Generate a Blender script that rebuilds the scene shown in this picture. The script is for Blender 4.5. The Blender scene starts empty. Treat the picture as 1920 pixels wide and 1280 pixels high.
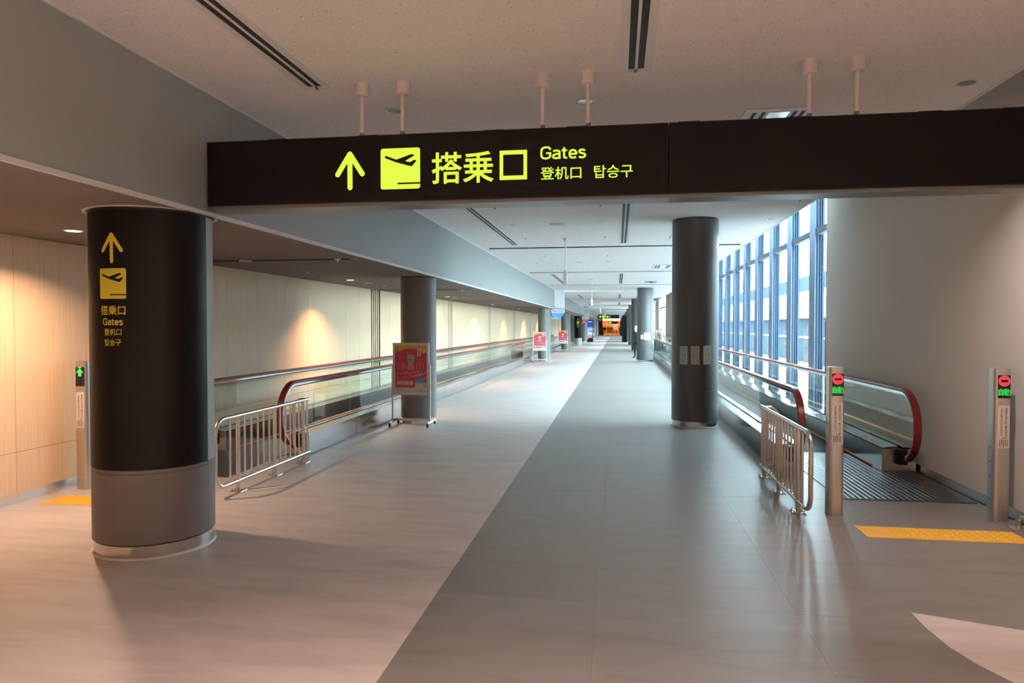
import bpy, bmesh, math, random
from mathutils import Vector, Matrix

# ------------------------------------------------------------------ camera, sky, sun, exposure
scene = bpy.context.scene
COL = scene.collection
random.seed(7)
F_PX, VPX, VPY, EYE = 1300.0, 1158.0, 611.0, 1.65

def setup_camera():
    cam = bpy.data.cameras.new("camera")
    ob = bpy.data.objects.new("camera", cam)
    COL.objects.link(ob)
    cam.sensor_fit = 'HORIZONTAL'
    cam.sensor_width = 36.0
    cam.lens = 36.0 * F_PX / 1920.0
    cam.clip_start = 0.05
    cam.clip_end = 800
    d = Vector(((VPX - 960) / F_PX, -(VPY - 640) / F_PX, -1.0))     # corridor axis in camera space
    t = math.atan(-d.y)
    up = Vector((0, math.cos(t), -math.sin(t)))
    dn = d.normalized()
    right = dn.cross(up)
    m = Matrix((right, dn, up))                                      # world <- camera
    ob.matrix_world = Matrix.Translation((0, 0, EYE)) @ m.to_4x4()
    scene.camera = ob
setup_camera()

world = bpy.data.worlds.new("daylight")
scene.world = world
world.use_nodes = True
wn = world.node_tree
wn.nodes.clear()
w_out = wn.nodes.new('ShaderNodeOutputWorld')
w_bg = wn.nodes.new('ShaderNodeBackground')
w_bg.inputs['Color'].default_value = (0.79, 0.925, 1.0, 1)            # even bright overcast
w_bg.inputs['Strength'].default_value = 50.0
wn.links.new(w_bg.outputs[0], w_out.inputs['Surface'])

scene.view_settings.view_transform = 'Standard'
scene.view_settings.look = 'None'
scene.view_settings.gamma = 1.0
scene.view_settings.use_curve_mapping = False
scene.view_settings.exposure = 0.0
cy = scene.cycles
cy.use_denoising = True
cy.max_bounces = 10
cy.diffuse_bounces = 5
cy.glossy_bounces = 4
cy.transparent_max_bounces = 40
cy.sample_clamp_indirect = 6.0
cy.caustics_reflective = False
cy.caustics_refractive = False
try:
    cy.use_light_tree = True
except Exception:
    pass

# daylight coming in through the long glazing on the right: portals sit in the window openings
def portal(y0, y1, x=3.56, z0=0.1, z1=4.05):
    l = bpy.data.lights.new("window_portal", 'AREA')
    l.shape = 'RECTANGLE'
    l.size = y1 - y0
    l.size_y = z1 - z0
    l.cycles.is_portal = True
    o = bpy.data.objects.new("window_portal", l)
    COL.objects.link(o)
    o.matrix_world = Matrix.Translation((x, (y0 + y1) / 2, (z0 + z1) / 2)) @ Matrix(((0, 0, 1), (1, 0, 0), (0, 1, 0))).to_4x4()
portal(11.9, 43.5)
portal(50.2, 57.6)
portal(63.5, 71.0)

# ------------------------------------------------------------------ materials
def new_mat(name):
    m = bpy.data.materials.new(name)
    m.use_nodes = True
    nt = m.node_tree
    return m, nt, nt.nodes['Principled BSDF']

def simple(name, col, rough=0.5, metal=0.0, spec=0.5, noise=0.0, scale=8.0, stretch=(1, 1, 1), bump=0.0, coat=0.0, hue=None):
    m, nt, b = new_mat(name)
    b.inputs['Base Color'].default_value = (*col, 1)
    b.inputs['Roughness'].default_value = rough
    b.inputs['Metallic'].default_value = metal
    b.inputs['Specular IOR Level'].default_value = spec
    b.inputs['Coat Weight'].default_value = coat
    if noise or bump:
        tc = nt.nodes.new('ShaderNodeTexCoord')
        mp = nt.nodes.new('ShaderNodeMapping')
        mp.inputs['Scale'].default_value = stretch
        n = nt.nodes.new('ShaderNodeTexNoise')
        n.inputs['Scale'].default_value = scale
        n.inputs['Detail'].default_value = 4
        nt.links.new(tc.outputs['Object'], mp.inputs['Vector'])
        nt.links.new(mp.outputs[0], n.inputs['Vector'])
        if noise:
            r = nt.nodes.new('ShaderNodeMixRGB')
            k = 1 - noise
            h = hue or col
            r.inputs[1].default_value = (h[0] * k, h[1] * k, h[2] * k, 1)
            r.inputs[2].default_value = (min(1, col[0] * (1 + noise)), min(1, col[1] * (1 + noise)), min(1, col[2] * (1 + noise)), 1)
            nt.links.new(n.outputs['Fac'], r.inputs[0])
            nt.links.new(r.outputs[0], b.inputs['Base Color'])
        if bump:
            bp = nt.nodes.new('ShaderNodeBump')
            bp.inputs['Strength'].default_value = bump
            bp.inputs['Distance'].default_value = 0.01
            nt.links.new(n.outputs['Fac'], bp.inputs['Height'])
            nt.links.new(bp.outputs[0], b.inputs['Normal'])
    return m

def emit(name, col, s=1.0):
    m, nt, b = new_mat(name)
    b.inputs['Base Color'].default_value = (0.02, 0.02, 0.02, 1)
    b.inputs['Emission Color'].default_value = (*col, 1)
    b.inputs['Emission Strength'].default_value = s
    return m

def floor_mat(name, col, rough):
    """vinyl flooring: soft cloudy streaks running across the hall, a touch of gloss"""
    m, nt, b = new_mat(name)
    tc = nt.nodes.new('ShaderNodeTexCoord')
    geo = nt.nodes.new('ShaderNodeNewGeometry')
    info = nt.nodes.new('ShaderNodeObjectInfo')
    mp = nt.nodes.new('ShaderNodeMapping'); mp.inputs['Scale'].default_value = (0.8, 4.0, 1)
    n1 = nt.nodes.new('ShaderNodeTexNoise'); n1.inputs['Scale'].default_value = 1.6; n1.inputs['Detail'].default_value = 6; n1.inputs['Roughness'].default_value = 0.6
    n2 = nt.nodes.new('ShaderNodeTexNoise'); n2.inputs['Scale'].default_value = 60; n2.inputs['Detail'].default_value = 2
    nt.links.new(geo.outputs['Position'], mp.inputs['Vector'])
    nt.links.new(mp.outputs[0], n1.inputs['Vector'])
    nt.links.new(mp.outputs[0], n2.inputs['Vector'])
    cr = nt.nodes.new('ShaderNodeValToRGB')
    cr.color_ramp.elements[0].position = 0.28
    cr.color_ramp.elements[0].color = (col[0] * 0.79, col[1] * 0.79, col[2] * 0.79, 1)
    cr.color_ramp.elements[1].position = 0.55
    cr.color_ramp.elements[1].color = (*col, 1)
    nt.links.new(n1.outputs['Fac'], cr.inputs[0])
    hs = nt.nodes.new('ShaderNodeHueSaturation')
    mr = nt.nodes.new('ShaderNodeMapRange'); mr.inputs['To Min'].default_value = 0.95; mr.inputs['To Max'].default_value = 1.05
    nt.links.new(info.outputs['Random'], mr.inputs['Value'])
    nt.links.new(mr.outputs[0], hs.inputs['Value'])
    nt.links.new(cr.outputs[0], hs.inputs['Color'])
    nt.links.new(hs.outputs[0], b.inputs['Base Color'])
    rr = nt.nodes.new('ShaderNodeMapRange'); rr.inputs['To Min'].default_value = rough - 0.05; rr.inputs['To Max'].default_value = rough + 0.07
    nt.links.new(n1.outputs['Fac'], rr.inputs['Value'])
    nt.links.new(rr.outputs[0], b.inputs['Roughness'])
    bp = nt.nodes.new('ShaderNodeBump'); bp.inputs['Strength'].default_value = 0.06; bp.inputs['Distance'].default_value = 0.004
    nt.links.new(n2.outputs['Fac'], bp.inputs['Height'])
    nt.links.new(bp.outputs[0], b.inputs['Normal'])
    return m

def ceiling_mat():
    """rock-wool acoustic board: off-white with scattered dark worm flecks"""
    m, nt, b = new_mat("acoustic_board")
    geo = nt.nodes.new('ShaderNodeNewGeometry')
    v = nt.nodes.new('ShaderNodeTexVoronoi'); v.inputs['Scale'].default_value = 42
    v.inputs['Randomness'].default_value = 1.0
    n = nt.nodes.new('ShaderNodeTexNoise'); n.inputs['Scale'].default_value = 45; n.inputs['Detail'].default_value = 2
    add = nt.nodes.new('ShaderNodeMixRGB'); add.inputs[0].default_value = 0.05
    nt.links.new(geo.outputs['Position'], n.inputs['Vector'])
    nt.links.new(geo.outputs['Position'], add.inputs[1])
    nt.links.new(n.outputs['Color'], add.inputs[2])
    nt.links.new(add.outputs[0], v.inputs['Vector'])
    cr = nt.nodes.new('ShaderNodeValToRGB')
    cr.color_ramp.elements[0].position = 0.11; cr.color_ramp.elements[0].color = (0.50, 0.46, 0.41, 1)
    cr.color_ramp.elements[1].position = 0.20; cr.color_ramp.elements[1].color = (0.92, 0.91, 0.90, 1)
    nt.links.new(v.outputs['Distance'], cr.inputs[0])
    nt.links.new(cr.outputs[0], b.inputs['Base Color'])
    b.inputs['Roughness'].default_value = 0.9
    b.inputs['Specular IOR Level'].default_value = 0.2
    return m

def wood_mat(name, col):
    """pale quarter-sawn veneer with fine upright grain"""
    m, nt, b = new_mat(name)
    tc = nt.nodes.new('ShaderNodeNewGeometry')
    info = nt.nodes.new('ShaderNodeObjectInfo')
    mp = nt.nodes.new('ShaderNodeMapping'); mp.inputs['Scale'].default_value = (90, 90, 1.2)
    n = nt.nodes.new('ShaderNodeTexNoise'); n.inputs['Scale'].default_value = 1.0; n.inputs['Detail'].default_value = 5
    nt.links.new(tc.outputs['Position'], mp.inputs['Vector'])
    nt.links.new(mp.outputs[0], n.inputs['Vector'])
    cr = nt.nodes.new('ShaderNodeValToRGB')
    cr.color_ramp.elements[0].position = 0.3; cr.color_ramp.elements[0].color = (col[0] * .88, col[1] * .86, col[2] * .82, 1)
    cr.color_ramp.elements[1].position = 0.7; cr.color_ramp.elements[1].color = (*col, 1)
    nt.links.new(n.outputs['Fac'], cr.inputs[0])
    hs = nt.nodes.new('ShaderNodeHueSaturation')
    mr = nt.nodes.new('ShaderNodeMapRange'); mr.inputs['To Min'].default_value = 0.96; mr.inputs['To Max'].default_value = 1.04
    nt.links.new(info.outputs['Random'], mr.inputs['Value'])
    nt.links.new(mr.outputs[0], hs.inputs['Value'])
    nt.links.new(cr.outputs[0], hs.inputs['Color'])
    nt.links.new(hs.outputs[0], b.inputs['Base Color'])
    b.inputs['Roughness'].default_value = 0.5
    return m

def glass_mat(name, tint, refl=1.0):
    m = bpy.data.materials.new(name)
    m.use_nodes = True
    nt = m.node_tree
    nt.nodes.clear()
    out = nt.nodes.new('ShaderNodeOutputMaterial')
    tr = nt.nodes.new('ShaderNodeBsdfTransparent'); tr.inputs[0].default_value = (*tint, 1)
    gl = nt.nodes.new('ShaderNodeBsdfGlossy'); gl.inputs['Roughness'].default_value = 0.0
    gl.inputs[0].default_value = (0.9, 0.95, 0.95, 1)
    fr = nt.nodes.new('ShaderNodeFresnel'); fr.inputs[0].default_value = 1.45
    mu = nt.nodes.new('ShaderNodeMath'); mu.operation = 'MULTIPLY'; mu.inputs[1].default_value = refl
    mx = nt.nodes.new('ShaderNodeMixShader')
    geo = nt.nodes.new('ShaderNodeNewGeometry')                      # only the outer surface of the sheet mirrors
    inv = nt.nodes.new('ShaderNodeMath'); inv.operation = 'SUBTRACT'; inv.inputs[0].default_value = 1.0
    m2 = nt.nodes.new('ShaderNodeMath'); m2.operation = 'MULTIPLY'
    nt.links.new(geo.outputs['Backfacing'], inv.inputs[1])
    nt.links.new(fr.outputs[0], mu.inputs[0])
    nt.links.new(mu.outputs[0], m2.inputs[0])
    nt.links.new(inv.outputs[0], m2.inputs[1])
    nt.links.new(m2.outputs[0], mx.inputs[0])
    nt.links.new(tr.outputs[0], mx.inputs[1])
    nt.links.new(gl.outputs[0], mx.inputs[2])
    nt.links.new(mx.outputs[0], out.inputs['Surface'])
    return m

M = {}
M['floor_pale'] = floor_mat("pale_vinyl", (0.54, 0.482, 0.462), 0.42)
M['floor_dark'] = floor_mat("grey_vinyl", (0.200, 0.188, 0.178), 0.36)
M['ceiling'] = ceiling_mat()
M['soffit'] = simple("brown_soffit_paint", (0.150, 0.130, 0.117), 0.8, noise=0.06, scale=120)
M['beam'] = simple("grey_green_panel", (0.295, 0.318, 0.312), 0.45, noise=0.02, scale=200)
M['trim_white'] = simple("white_trim", (0.80, 0.82, 0.82), 0.4)
M['wood'] = wood_mat("maple_veneer", (0.86, 0.655, 0.435))
M['wood_dark'] = simple("dark_recess", (0.022, 0.016, 0.011), 0.8)
M['wall'] = simple("beige_wallpaper", (0.82, 0.795, 0.745), 0.85, noise=0.03, scale=260, bump=0.15)
M['steel'] = simple("brushed_steel", (0.62, 0.60, 0.57), 0.30, metal=1.0, noise=0.05, scale=4, stretch=(1, 1, 120))
M['steel_base'] = simple("horizontally_brushed_steel", (0.84, 0.86, 0.85), 0.22, metal=1.0, bump=0.12, scale=1.0, stretch=(1, 0.4, 300))
M['steel_band'] = simple("brushed_steel_band", (0.66, 0.63, 0.60), 0.17, metal=1.0)
M['steel_fine'] = simple("satin_steel_tube", (0.68, 0.65, 0.62), 0.26, metal=1.0)
M['steel_mirror'] = simple("polished_steel", (0.80, 0.82, 0.82), 0.12, metal=1.0)
M['steel_skirt'] = simple("hairline_steel", (0.60, 0.62, 0.63), 0.17, metal=1.0, noise=0.05, scale=3, stretch=(1, 0.3, 90))
M['steel_dark'] = simple("grey_steel_plate", (0.13, 0.135, 0.135), 0.38, metal=1.0, noise=0.08, scale=10)
M['steel_ridge'] = simple("worn_ridge_steel", (0.24, 0.245, 0.245), 0.30, metal=1.0)
M['pillar'] = simple("charcoal_metallic_panel", (0.085, 0.09, 0.093), 0.42, metal=0.0, spec=0.35, noise=0.02, scale=150)
M['pillar_left'] = simple("warm_grey_panel", (0.17, 0.168, 0.16), 0.42, metal=0.0, spec=0.35, noise=0.02, scale=150)
M['pillar_base'] = simple("taupe_panel", (0.13, 0.12, 0.113), 0.5, noise=0.02, scale=150)
M['sign_dark'] = simple("dark_brown_sign_panel", (0.0042, 0.0036, 0.0038), 0.40, spec=0.11)
M['sign_edge'] = simple("sign_frame_grey", (0.16, 0.165, 0.165), 0.35, metal=0.6)
M['sign_glow'] = emit("sign_lit_yellow", (0.72, 1.0, 0.045), 1.02)
M['sign_yellow'] = simple("yellow_film", (0.70, 0.66, 0.05), 0.5)
M['red_rubber'] = simple("dark_red_rubber", (0.19, 0.014, 0.011), 0.32)
M['glass'] = glass_mat("balustrade_glass", (0.968, 0.99, 0.978), 1.0)
M['pane'] = glass_mat("window_glass", (0.90, 0.97, 0.98), 0.8)
M['black'] = simple("black_plastic", (0.009, 0.009, 0.010), 0.5, spec=0.15)
M['slot'] = simple("black_slot", (0.008, 0.009, 0.009), 0.7)
M['yellow'] = simple("yellow_tactile_rubber", (0.80, 0.42, 0.03), 0.5, noise=0.06, scale=30)
M['frame_blue'] = simple("blue_grey_mullion", (0.23, 0.35, 0.56), 0.5)
M['frame_blue_dimmed'] = simple("dimmed_blue_mullion", (0.030, 0.046, 0.072), 0.8, spec=0.04)  # mullion blue darkened in the colour, so daylit sides don't burn out
M['plate'] = simple("grey_plate_paint", (0.58, 0.57, 0.56), 0.55, metal=0.0)
M['frame_blue_dark'] = simple("slate_transom", (0.085, 0.11, 0.145), 0.55, spec=0.2)
M['white'] = simple("white_paint", (0.80, 0.79, 0.77), 0.45)
M['pole'] = simple("pale_pole_paint", (0.72, 0.66, 0.63), 0.4)
M['grille'] = simple("speaker_grille", (0.50, 0.50, 0.49), 0.6)
M['orange_wood'] = simple("orange_wood", (0.78, 0.40, 0.16), 0.6, noise=0.1, scale=3)
M['sticker'] = simple("white_sticker", (0.75, 0.76, 0.76), 0.5)
M['sticker_blue'] = simple("blue_sticker", (0.30, 0.50, 0.70), 0.5)
M['ink'] = simple("black_ink", (0.02, 0.02, 0.02), 0.6)
M['label_paper'] = simple("label_film", (0.70, 0.64, 0.60), 0.5)
M['led_black'] = simple("led_matrix_off", (0.008, 0.008, 0.008), 0.35)
M['led_red'] = emit("led_red", (1.0, 0.035, 0.06), 1.0)
M['led_green'] = emit("led_green", (0.01, 0.85, 0.09), 1.0)
M['led_green_bright'] = emit("led_green_arrow", (0.06, 1.0, 0.16), 1.0)
M['lamp_on'] = emit("lamp_lens", (1.0, 0.86, 0.68), 6.0)
M['lamp_off'] = simple("downlight_reflector", (0.42, 0.42, 0.40), 0.16, metal=1.0)
M['warn_orange'] = simple("warning_orange", (0.75, 0.25, 0.03), 0.5)
M['skin'] = simple("skin", (0.55, 0.36, 0.27), 0.55)
M['hair'] = simple("black_hair", (0.015, 0.012, 0.010), 0.5)

# ------------------------------------------------------------------ mesh helpers
WL = {}          # world location of every built object (roots are unrotated while parts are built)

class MB:
    def __init__(s):
        s.v, s.f, s.m = [], [], []
    def add(s, vs, fs, mi=0):
        n = len(s.v)
        s.v += [tuple(p) for p in vs]
        s.f += [tuple(i + n for i in f) for f in fs]
        s.m += [mi] * len(fs)
        return s
    def box(s, x0, x1, y0, y1, z0, z1, mi=0):
        return s.add([(x0, y0, z0), (x1, y0, z0), (x1, y1, z0), (x0, y1, z0), (x0, y0, z1), (x1, y0, z1), (x1, y1, z1), (x0, y1, z1)],
                     [(0, 3, 2, 1), (4, 5, 6, 7), (0, 1, 5, 4), (1, 2, 6, 5), (2, 3, 7, 6), (3, 0, 4, 7)], mi)
    def prism(s, poly, axis, a0, a1, mi=0):
        """poly of 2-D points extruded along axis ('x': (y,z), 'y': (x,z), 'z': (x,y))"""
        def P(p, a):
            return (a, p[0], p[1]) if axis == 'x' else (p[0], a, p[1]) if axis == 'y' else (p[0], p[1], a)
        n = len(poly)
        vs = [P(p, a0) for p in poly] + [P(p, a1) for p in poly]
        fs = [tuple(range(n)), tuple(range(2 * n - 1, n - 1, -1))] + [(i, (i + 1) % n + 0, (i + 1) % n + n, i + n) for i in range(n)]
        return s.add(vs, fs, mi)
    def cyl(s, x, y, z0, z1, r, n=32, r1=None, mi=0, caps=True):
        r1 = r if r1 is None else r1
        vs = [(x + r * math.cos(2 * math.pi * i / n), y + r * math.sin(2 * math.pi * i / n), z0) for i in range(n)]
        vs += [(x + r1 * math.cos(2 * math.pi * i / n), y + r1 * math.sin(2 * math.pi * i / n), z1) for i in range(n)]
        fs = [(i, (i + 1) % n, (i + 1) % n + n, i + n) for i in range(n)]
        if caps:
            fs += [tuple(range(n - 1, -1, -1)), tuple(range(n, 2 * n))]
        return s.add(vs, fs, mi)
    def lathe(s, x, y, prof, n=32, mi=0, closed=False):
        """prof: list of (r, z)"""
        k = len(prof)
        vs = [(x + r * math.cos(2 * math.pi * i / n), y + r * math.sin(2 * math.pi * i / n), z) for r, z in prof for i in range(n)]
        fs = []
        for j in range(k if closed else k - 1):
            j2 = (j + 1) % k
            for i in range(n):
                fs.append((j * n + i, j * n + (i + 1) % n, j2 * n + (i + 1) % n, j2 * n + i))
        return s.add(vs, fs, mi)
    def sweep(s, path, section, closed=False, up=(0, 0, 1), mi=0, caps=True):
        """section: 2-D points (side, up) carried along path"""
        P = [Vector(p) for p in path]
        n, k = len(P), len(section)
        vs = []
        side0 = None
        for i in range(n):
            if closed:
                t = (P[(i + 1) % n] - P[i - 1]).normalized()
            else:
                t = (P[min(i + 1, n - 1)] - P[max(i - 1, 0)]).normalized()
            u = Vector(up)
            sd = t.cross(u)
            if sd.length < 1e-3:
                sd = side0 or Vector((1, 0, 0))
            sd.normalize()
            if side0 is not None and sd.dot(side0) < 0:
                sd = -sd
            side0 = sd
            uu = sd.cross(t).normalized()
            for a, b in section:
                vs.append(P[i] + sd * a + uu * b)
        fs = []
        for i in range(n if closed else n - 1):
            i2 = (i + 1) % n
            for j in range(k):
                fs.append((i * k + j, i * k + (j + 1) % k, i2 * k + (j + 1) % k, i2 * k + j))
        if caps and not closed:
            fs += [tuple(range(k - 1, -1, -1)), tuple(range((n - 1) * k, n * k))]
        return s.add(vs, fs, mi)
    def tube(s, path, r, n=10, closed=False, mi=0):
        """round tube with a rotation-minimising frame; r may be a list"""
        P = [Vector(p) for p in path]
        N = len(P)
        T = []
        for i in range(N):
            if closed:
                T.append((P[(i + 1) % N] - P[i - 1]).normalized())
            else:
                T.append((P[min(i + 1, N - 1)] - P[max(i - 1, 0)]).normalized())
        a = Vector((0, 0, 1)) if abs(T[0].z) < 0.9 else Vector((1, 0, 0))
        u = T[0].cross(a).normalized()
        vs = []
        for i in range(N):
            u = (u - T[i] * u.dot(T[i])).normalized()
            w = T[i].cross(u)
            ri = r[i] if isinstance(r, (list, tuple)) else r
            for j in range(n):
                g = 2 * math.pi * j / n
                vs.append(P[i] + (u * math.cos(g) + w * math.sin(g)) * ri)
        fs = []
        for i in range(N if closed else N - 1):
            i2 = (i + 1) % N
            for j in range(n):
                fs.append((i * n + j, i * n + (j + 1) % n, i2 * n + (j + 1) % n, i2 * n + j))
        if not closed:
            fs += [tuple(range(n - 1, -1, -1)), tuple(range((N - 1) * n, N * n))]
        return s.add(vs, fs, mi)
    def sphere(s, c, r, n=12, m=8, sc=(1, 1, 1), mi=0):
        vs = [(c[0], c[1], c[2] - r * sc[2])]
        for j in range(1, m):
            t = math.pi * j / m
            for i in range(n):
                g = 2 * math.pi * i / n
                vs.append((c[0] + r * sc[0] * math.sin(t) * math.cos(g), c[1] + r * sc[1] * math.sin(t) * math.sin(g), c[2] - r * sc[2] * math.cos(t)))
        vs.append((c[0], c[1], c[2] + r * sc[2]))
        fs = [(0, 1 + (i + 1) % n, 1 + i) for i in range(n)]
        for j in range(m - 2):
            for i in range(n):
                a, b = 1 + j * n + i, 1 + j * n + (i + 1) % n
                fs.append((a, b, b + n, a + n))
        L = len(vs) - 1
        fs += [(L, L - n + i, L - n + (i + 1) % n) for i in range(n)]
        return s.add(vs, fs, mi)
    def map(s, fn):
        s.v = [fn(p) for p in s.v]
        return s
    def mesh(s, name, mats, off=(0, 0, 0), smooth=False, bevel=0.0):
        me = bpy.data.meshes.new(name)
        me.from_pydata([(p[0] - off[0], p[1] - off[1], p[2] - off[2]) for p in s.v], [], s.f)
        for mt in (mats if isinstance(mats, (list, tuple)) else [mats]):
            me.materials.append(mt)
        me.polygons.foreach_set('material_index', s.m)
        bm = bmesh.new()
        bm.from_mesh(me)
        bmesh.ops.recalc_face_normals(bm, faces=bm.faces)
        if bevel:
            es = [e for e in bm.edges if len(e.link_faces) == 2 and e.calc_face_angle() > 0.5]
            bmesh.ops.bevel(bm, geom=es, offset=bevel, segments=2, profile=0.5, affect='EDGES')
        if smooth:
            for f in bm.faces:
                f.smooth = True
            for e in bm.edges:
                if len(e.link_faces) == 2 and e.calc_face_angle() > 0.6:
                    e.smooth = False
        bm.to_mesh(me)
        bm.free()
        return me
    def build(s, name, mats, parent=None, smooth=False, bevel=0.0, loc=None):
        off = WL[parent.name] if parent else (loc or (0, 0, 0))
        o = bpy.data.objects.new(name, s.mesh(name, mats, off, smooth, bevel))
        COL.objects.link(o)
        if parent:
            o.parent = parent
        else:
            o.location = off
        WL[o.name] = off
        return o

def tag(o, label=None, cat=None, group=None, kind=None):
    if label: o['label'] = label
    if cat: o['category'] = cat
    if group: o['group'] = group
    if kind: o['kind'] = kind
    return o

def thing(name, loc, label, cat, group=None, kind=None):
    o = bpy.data.objects.new(name, None)
    o.empty_display_size = 0.1
    COL.objects.link(o)
    o.location = loc
    WL[o.name] = tuple(loc)
    return tag(o, label, cat, group, kind)

def struct(o):
    o['kind'] = 'structure'
    return o

def copy_thing(o, loc, label=None, rotz=None):
    def rec(src, par):
        c = src.copy()
        COL.objects.link(c)
        if par: c.parent = par
        for ch in src.children:
            rec(ch, c)
        return c
    kids = rec(o, None)
    kids.location = loc
    if rotz is not None: kids.rotation_euler = (0, 0, rotz)
    if label: kids['label'] = label
    WL[kids.name] = tuple(loc)
    return kids

def share(o, name, parent, loc):
    """another piece with the same mesh"""
    c = o.copy()
    c.name = name
    COL.objects.link(c)
    c.parent = parent
    c.location = loc
    return c

ORD = ["first", "second", "third", "fourth", "fifth", "sixth", "seventh", "eighth", "ninth", "tenth", "eleventh", "twelfth", "thirteenth", "fourteenth", "fifteenth", "sixteenth"]

# ---- flat lettering (real geometry, lies in local X/Z, faces -Y)
_txt = {}
def text_poly(s, size=1.0, offset=0.0, align='LEFT'):
    key = (s, size, offset, align)
    if key not in _txt:
        c = bpy.data.curves.new("lettering", 'FONT')
        c.body = s
        c.size = size
        c.offset = offset
        c.resolution_u = 3
        c.align_x = align
        c.fill_mode = 'FRONT'
        o = bpy.data.objects.new("lettering", c)
        COL.objects.link(o)
        dg = bpy.context.evaluated_depsgraph_get()
        me = o.evaluated_get(dg).to_mesh()
        _txt[key] = ([v.co.copy() for v in me.vertices], [tuple(p.vertices) for p in me.polygons])
        o.evaluated_get(dg).to_mesh_clear()
        bpy.data.objects.remove(o)
        bpy.data.curves.remove(c)
    return _txt[key]

def put_text(mb, s, x, z, size, y=0.0, offset=0.0, align='LEFT', mi=0, rot=0.0, fit=None, fith=None):
    """fit: target width, fith: target height of the drawn glyphs; x,z = lower-left of glyph box when fit is given"""
    vs, fs = text_poly(s, 1.0, offset, 'LEFT')
    if not vs: return mb
    x0, x1 = min(v.x for v in vs), max(v.x for v in vs)
    y0, y1 = min(v.y for v in vs), max(v.y for v in vs)
    sx = fit / (x1 - x0) if fit else size
    sz = fith / (y1 - y0) if fith else (sx if fit else size)
    if fit or fith:
        if not fit: sx = sz
        pts = [((v.x - x0) * sx, (v.y - y0) * sz) for v in vs]
    else:
        pts = [(v.x * size, v.y * size) for v in vs]
    w = max(p[0] for p in pts)
    dx = -w / 2 if align == 'CENTER' else 0
    ca, sa = math.cos(rot), math.sin(rot)
    mb.add([(x + (p[0] + dx) * ca - p[1] * sa, y, z + (p[0] + dx) * sa + p[1] * ca) for p in pts], fs, mi)
    return mb

def disc(mb, x, z, r, y=0.0, n=24, a0=0.0, a1=2 * math.pi, mi=0, sx=1.0):
    full = abs(a1 - a0 - 2 * math.pi) < 1e-6
    k = n if full else n + 1
    pts = [(x + sx * r * math.cos(a0 + (a1 - a0) * i / n), y, z + r * math.sin(a0 + (a1 - a0) * i / n)) for i in range(k)]
    mb.add(pts, [tuple(range(k))], mi)
    return mb

def flat(mb, pts, y=0.0, mi=0):
    mb.add([(p[0], y, p[1]) for p in pts], [tuple(range(len(pts)))], mi)
    return mb

def capsule(mb, a, b, w, y=0.0, mi=0, n=8):
    """flat bar with round ends"""
    dx, dz = b[0] - a[0], b[1] - a[1]
    g = math.atan2(dz, dx)
    r = w / 2
    pts = [(b[0] + r * math.cos(g - math.pi / 2 + math.pi * i / n), b[1] + r * math.sin(g - math.pi / 2 + math.pi * i / n)) for i in range(n + 1)]
    pts += [(a[0] + r * math.cos(g + math.pi / 2 + math.pi * i / n), a[1] + r * math.sin(g + math.pi / 2 + math.pi * i / n)) for i in range(n + 1)]
    return flat(mb, pts, y, mi)

def rrect(x0, x1, z0, z1, r, n=5):
    pts = []
    for cx, cz, g0 in ((x1 - r, z0 + r, -90), (x1 - r, z1 - r, 0), (x0 + r, z1 - r, 90), (x0 + r, z0 + r, 180)):
        for i in range(n + 1):
            g = math.radians(g0 + 90 * i / n)
            pts.append((cx + r * math.cos(g), cz + r * math.sin(g)))
    return pts

def up_arrow(mb, x, z0, z1, half, w, y, mi=0):
    capsule(mb, (x, z0 + w / 2), (x, z1 - w * 0.75), w, y, mi)
    dz = half * 1.42
    capsule(mb, (x, z1 - w * 0.6), (x - half + w / 2, z1 - w * 0.6 - dz + w * 0.4), w, y - 0.0003, mi)
    capsule(mb, (x, z1 - w * 0.6), (x + half - w / 2, z1 - w * 0.6 - dz + w * 0.4), w, y - 0.0006, mi)

GLYPHS = {'G': (.66, [[(.56, .73), (.52, .87), (.42, .935), (.31, .94), (.17, .90), (.08, .78), (.065, .5), (.08, .22), (.17, .10), (.31, .06), (.44, .09), (.53, .18), (.56, .30), (.56, .475), (.33, .475)]]),
          'a': (.53, [[(.07, .59), (.13, .645), (.25, .665), (.37, .62), (.41, .50), (.41, .0)], [(.41, .39), (.22, .385), (.09, .32), (.065, .20), (.10, .09), (.22, .055), (.35, .09), (.41, .17)]]),
          't': (.37, [[(.13, .90), (.13, .20), (.17, .09), (.30, .06)], [(.0, .655), (.29, .655)]]),
          'e': (.53, [[(.07, .355), (.41, .355), (.41, .47), (.36, .61), (.24, .665), (.12, .61), (.065, .46), (.065, .25), (.12, .10), (.24, .055), (.35, .08), (.41, .14)]]),
          's': (.42, [[(.37, .58), (.28, .65), (.18, .66), (.08, .60), (.075, .49), (.15, .41), (.28, .36), (.37, .28), (.36, .14), (.26, .065), (.15, .06), (.04, .13)]])}
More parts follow.
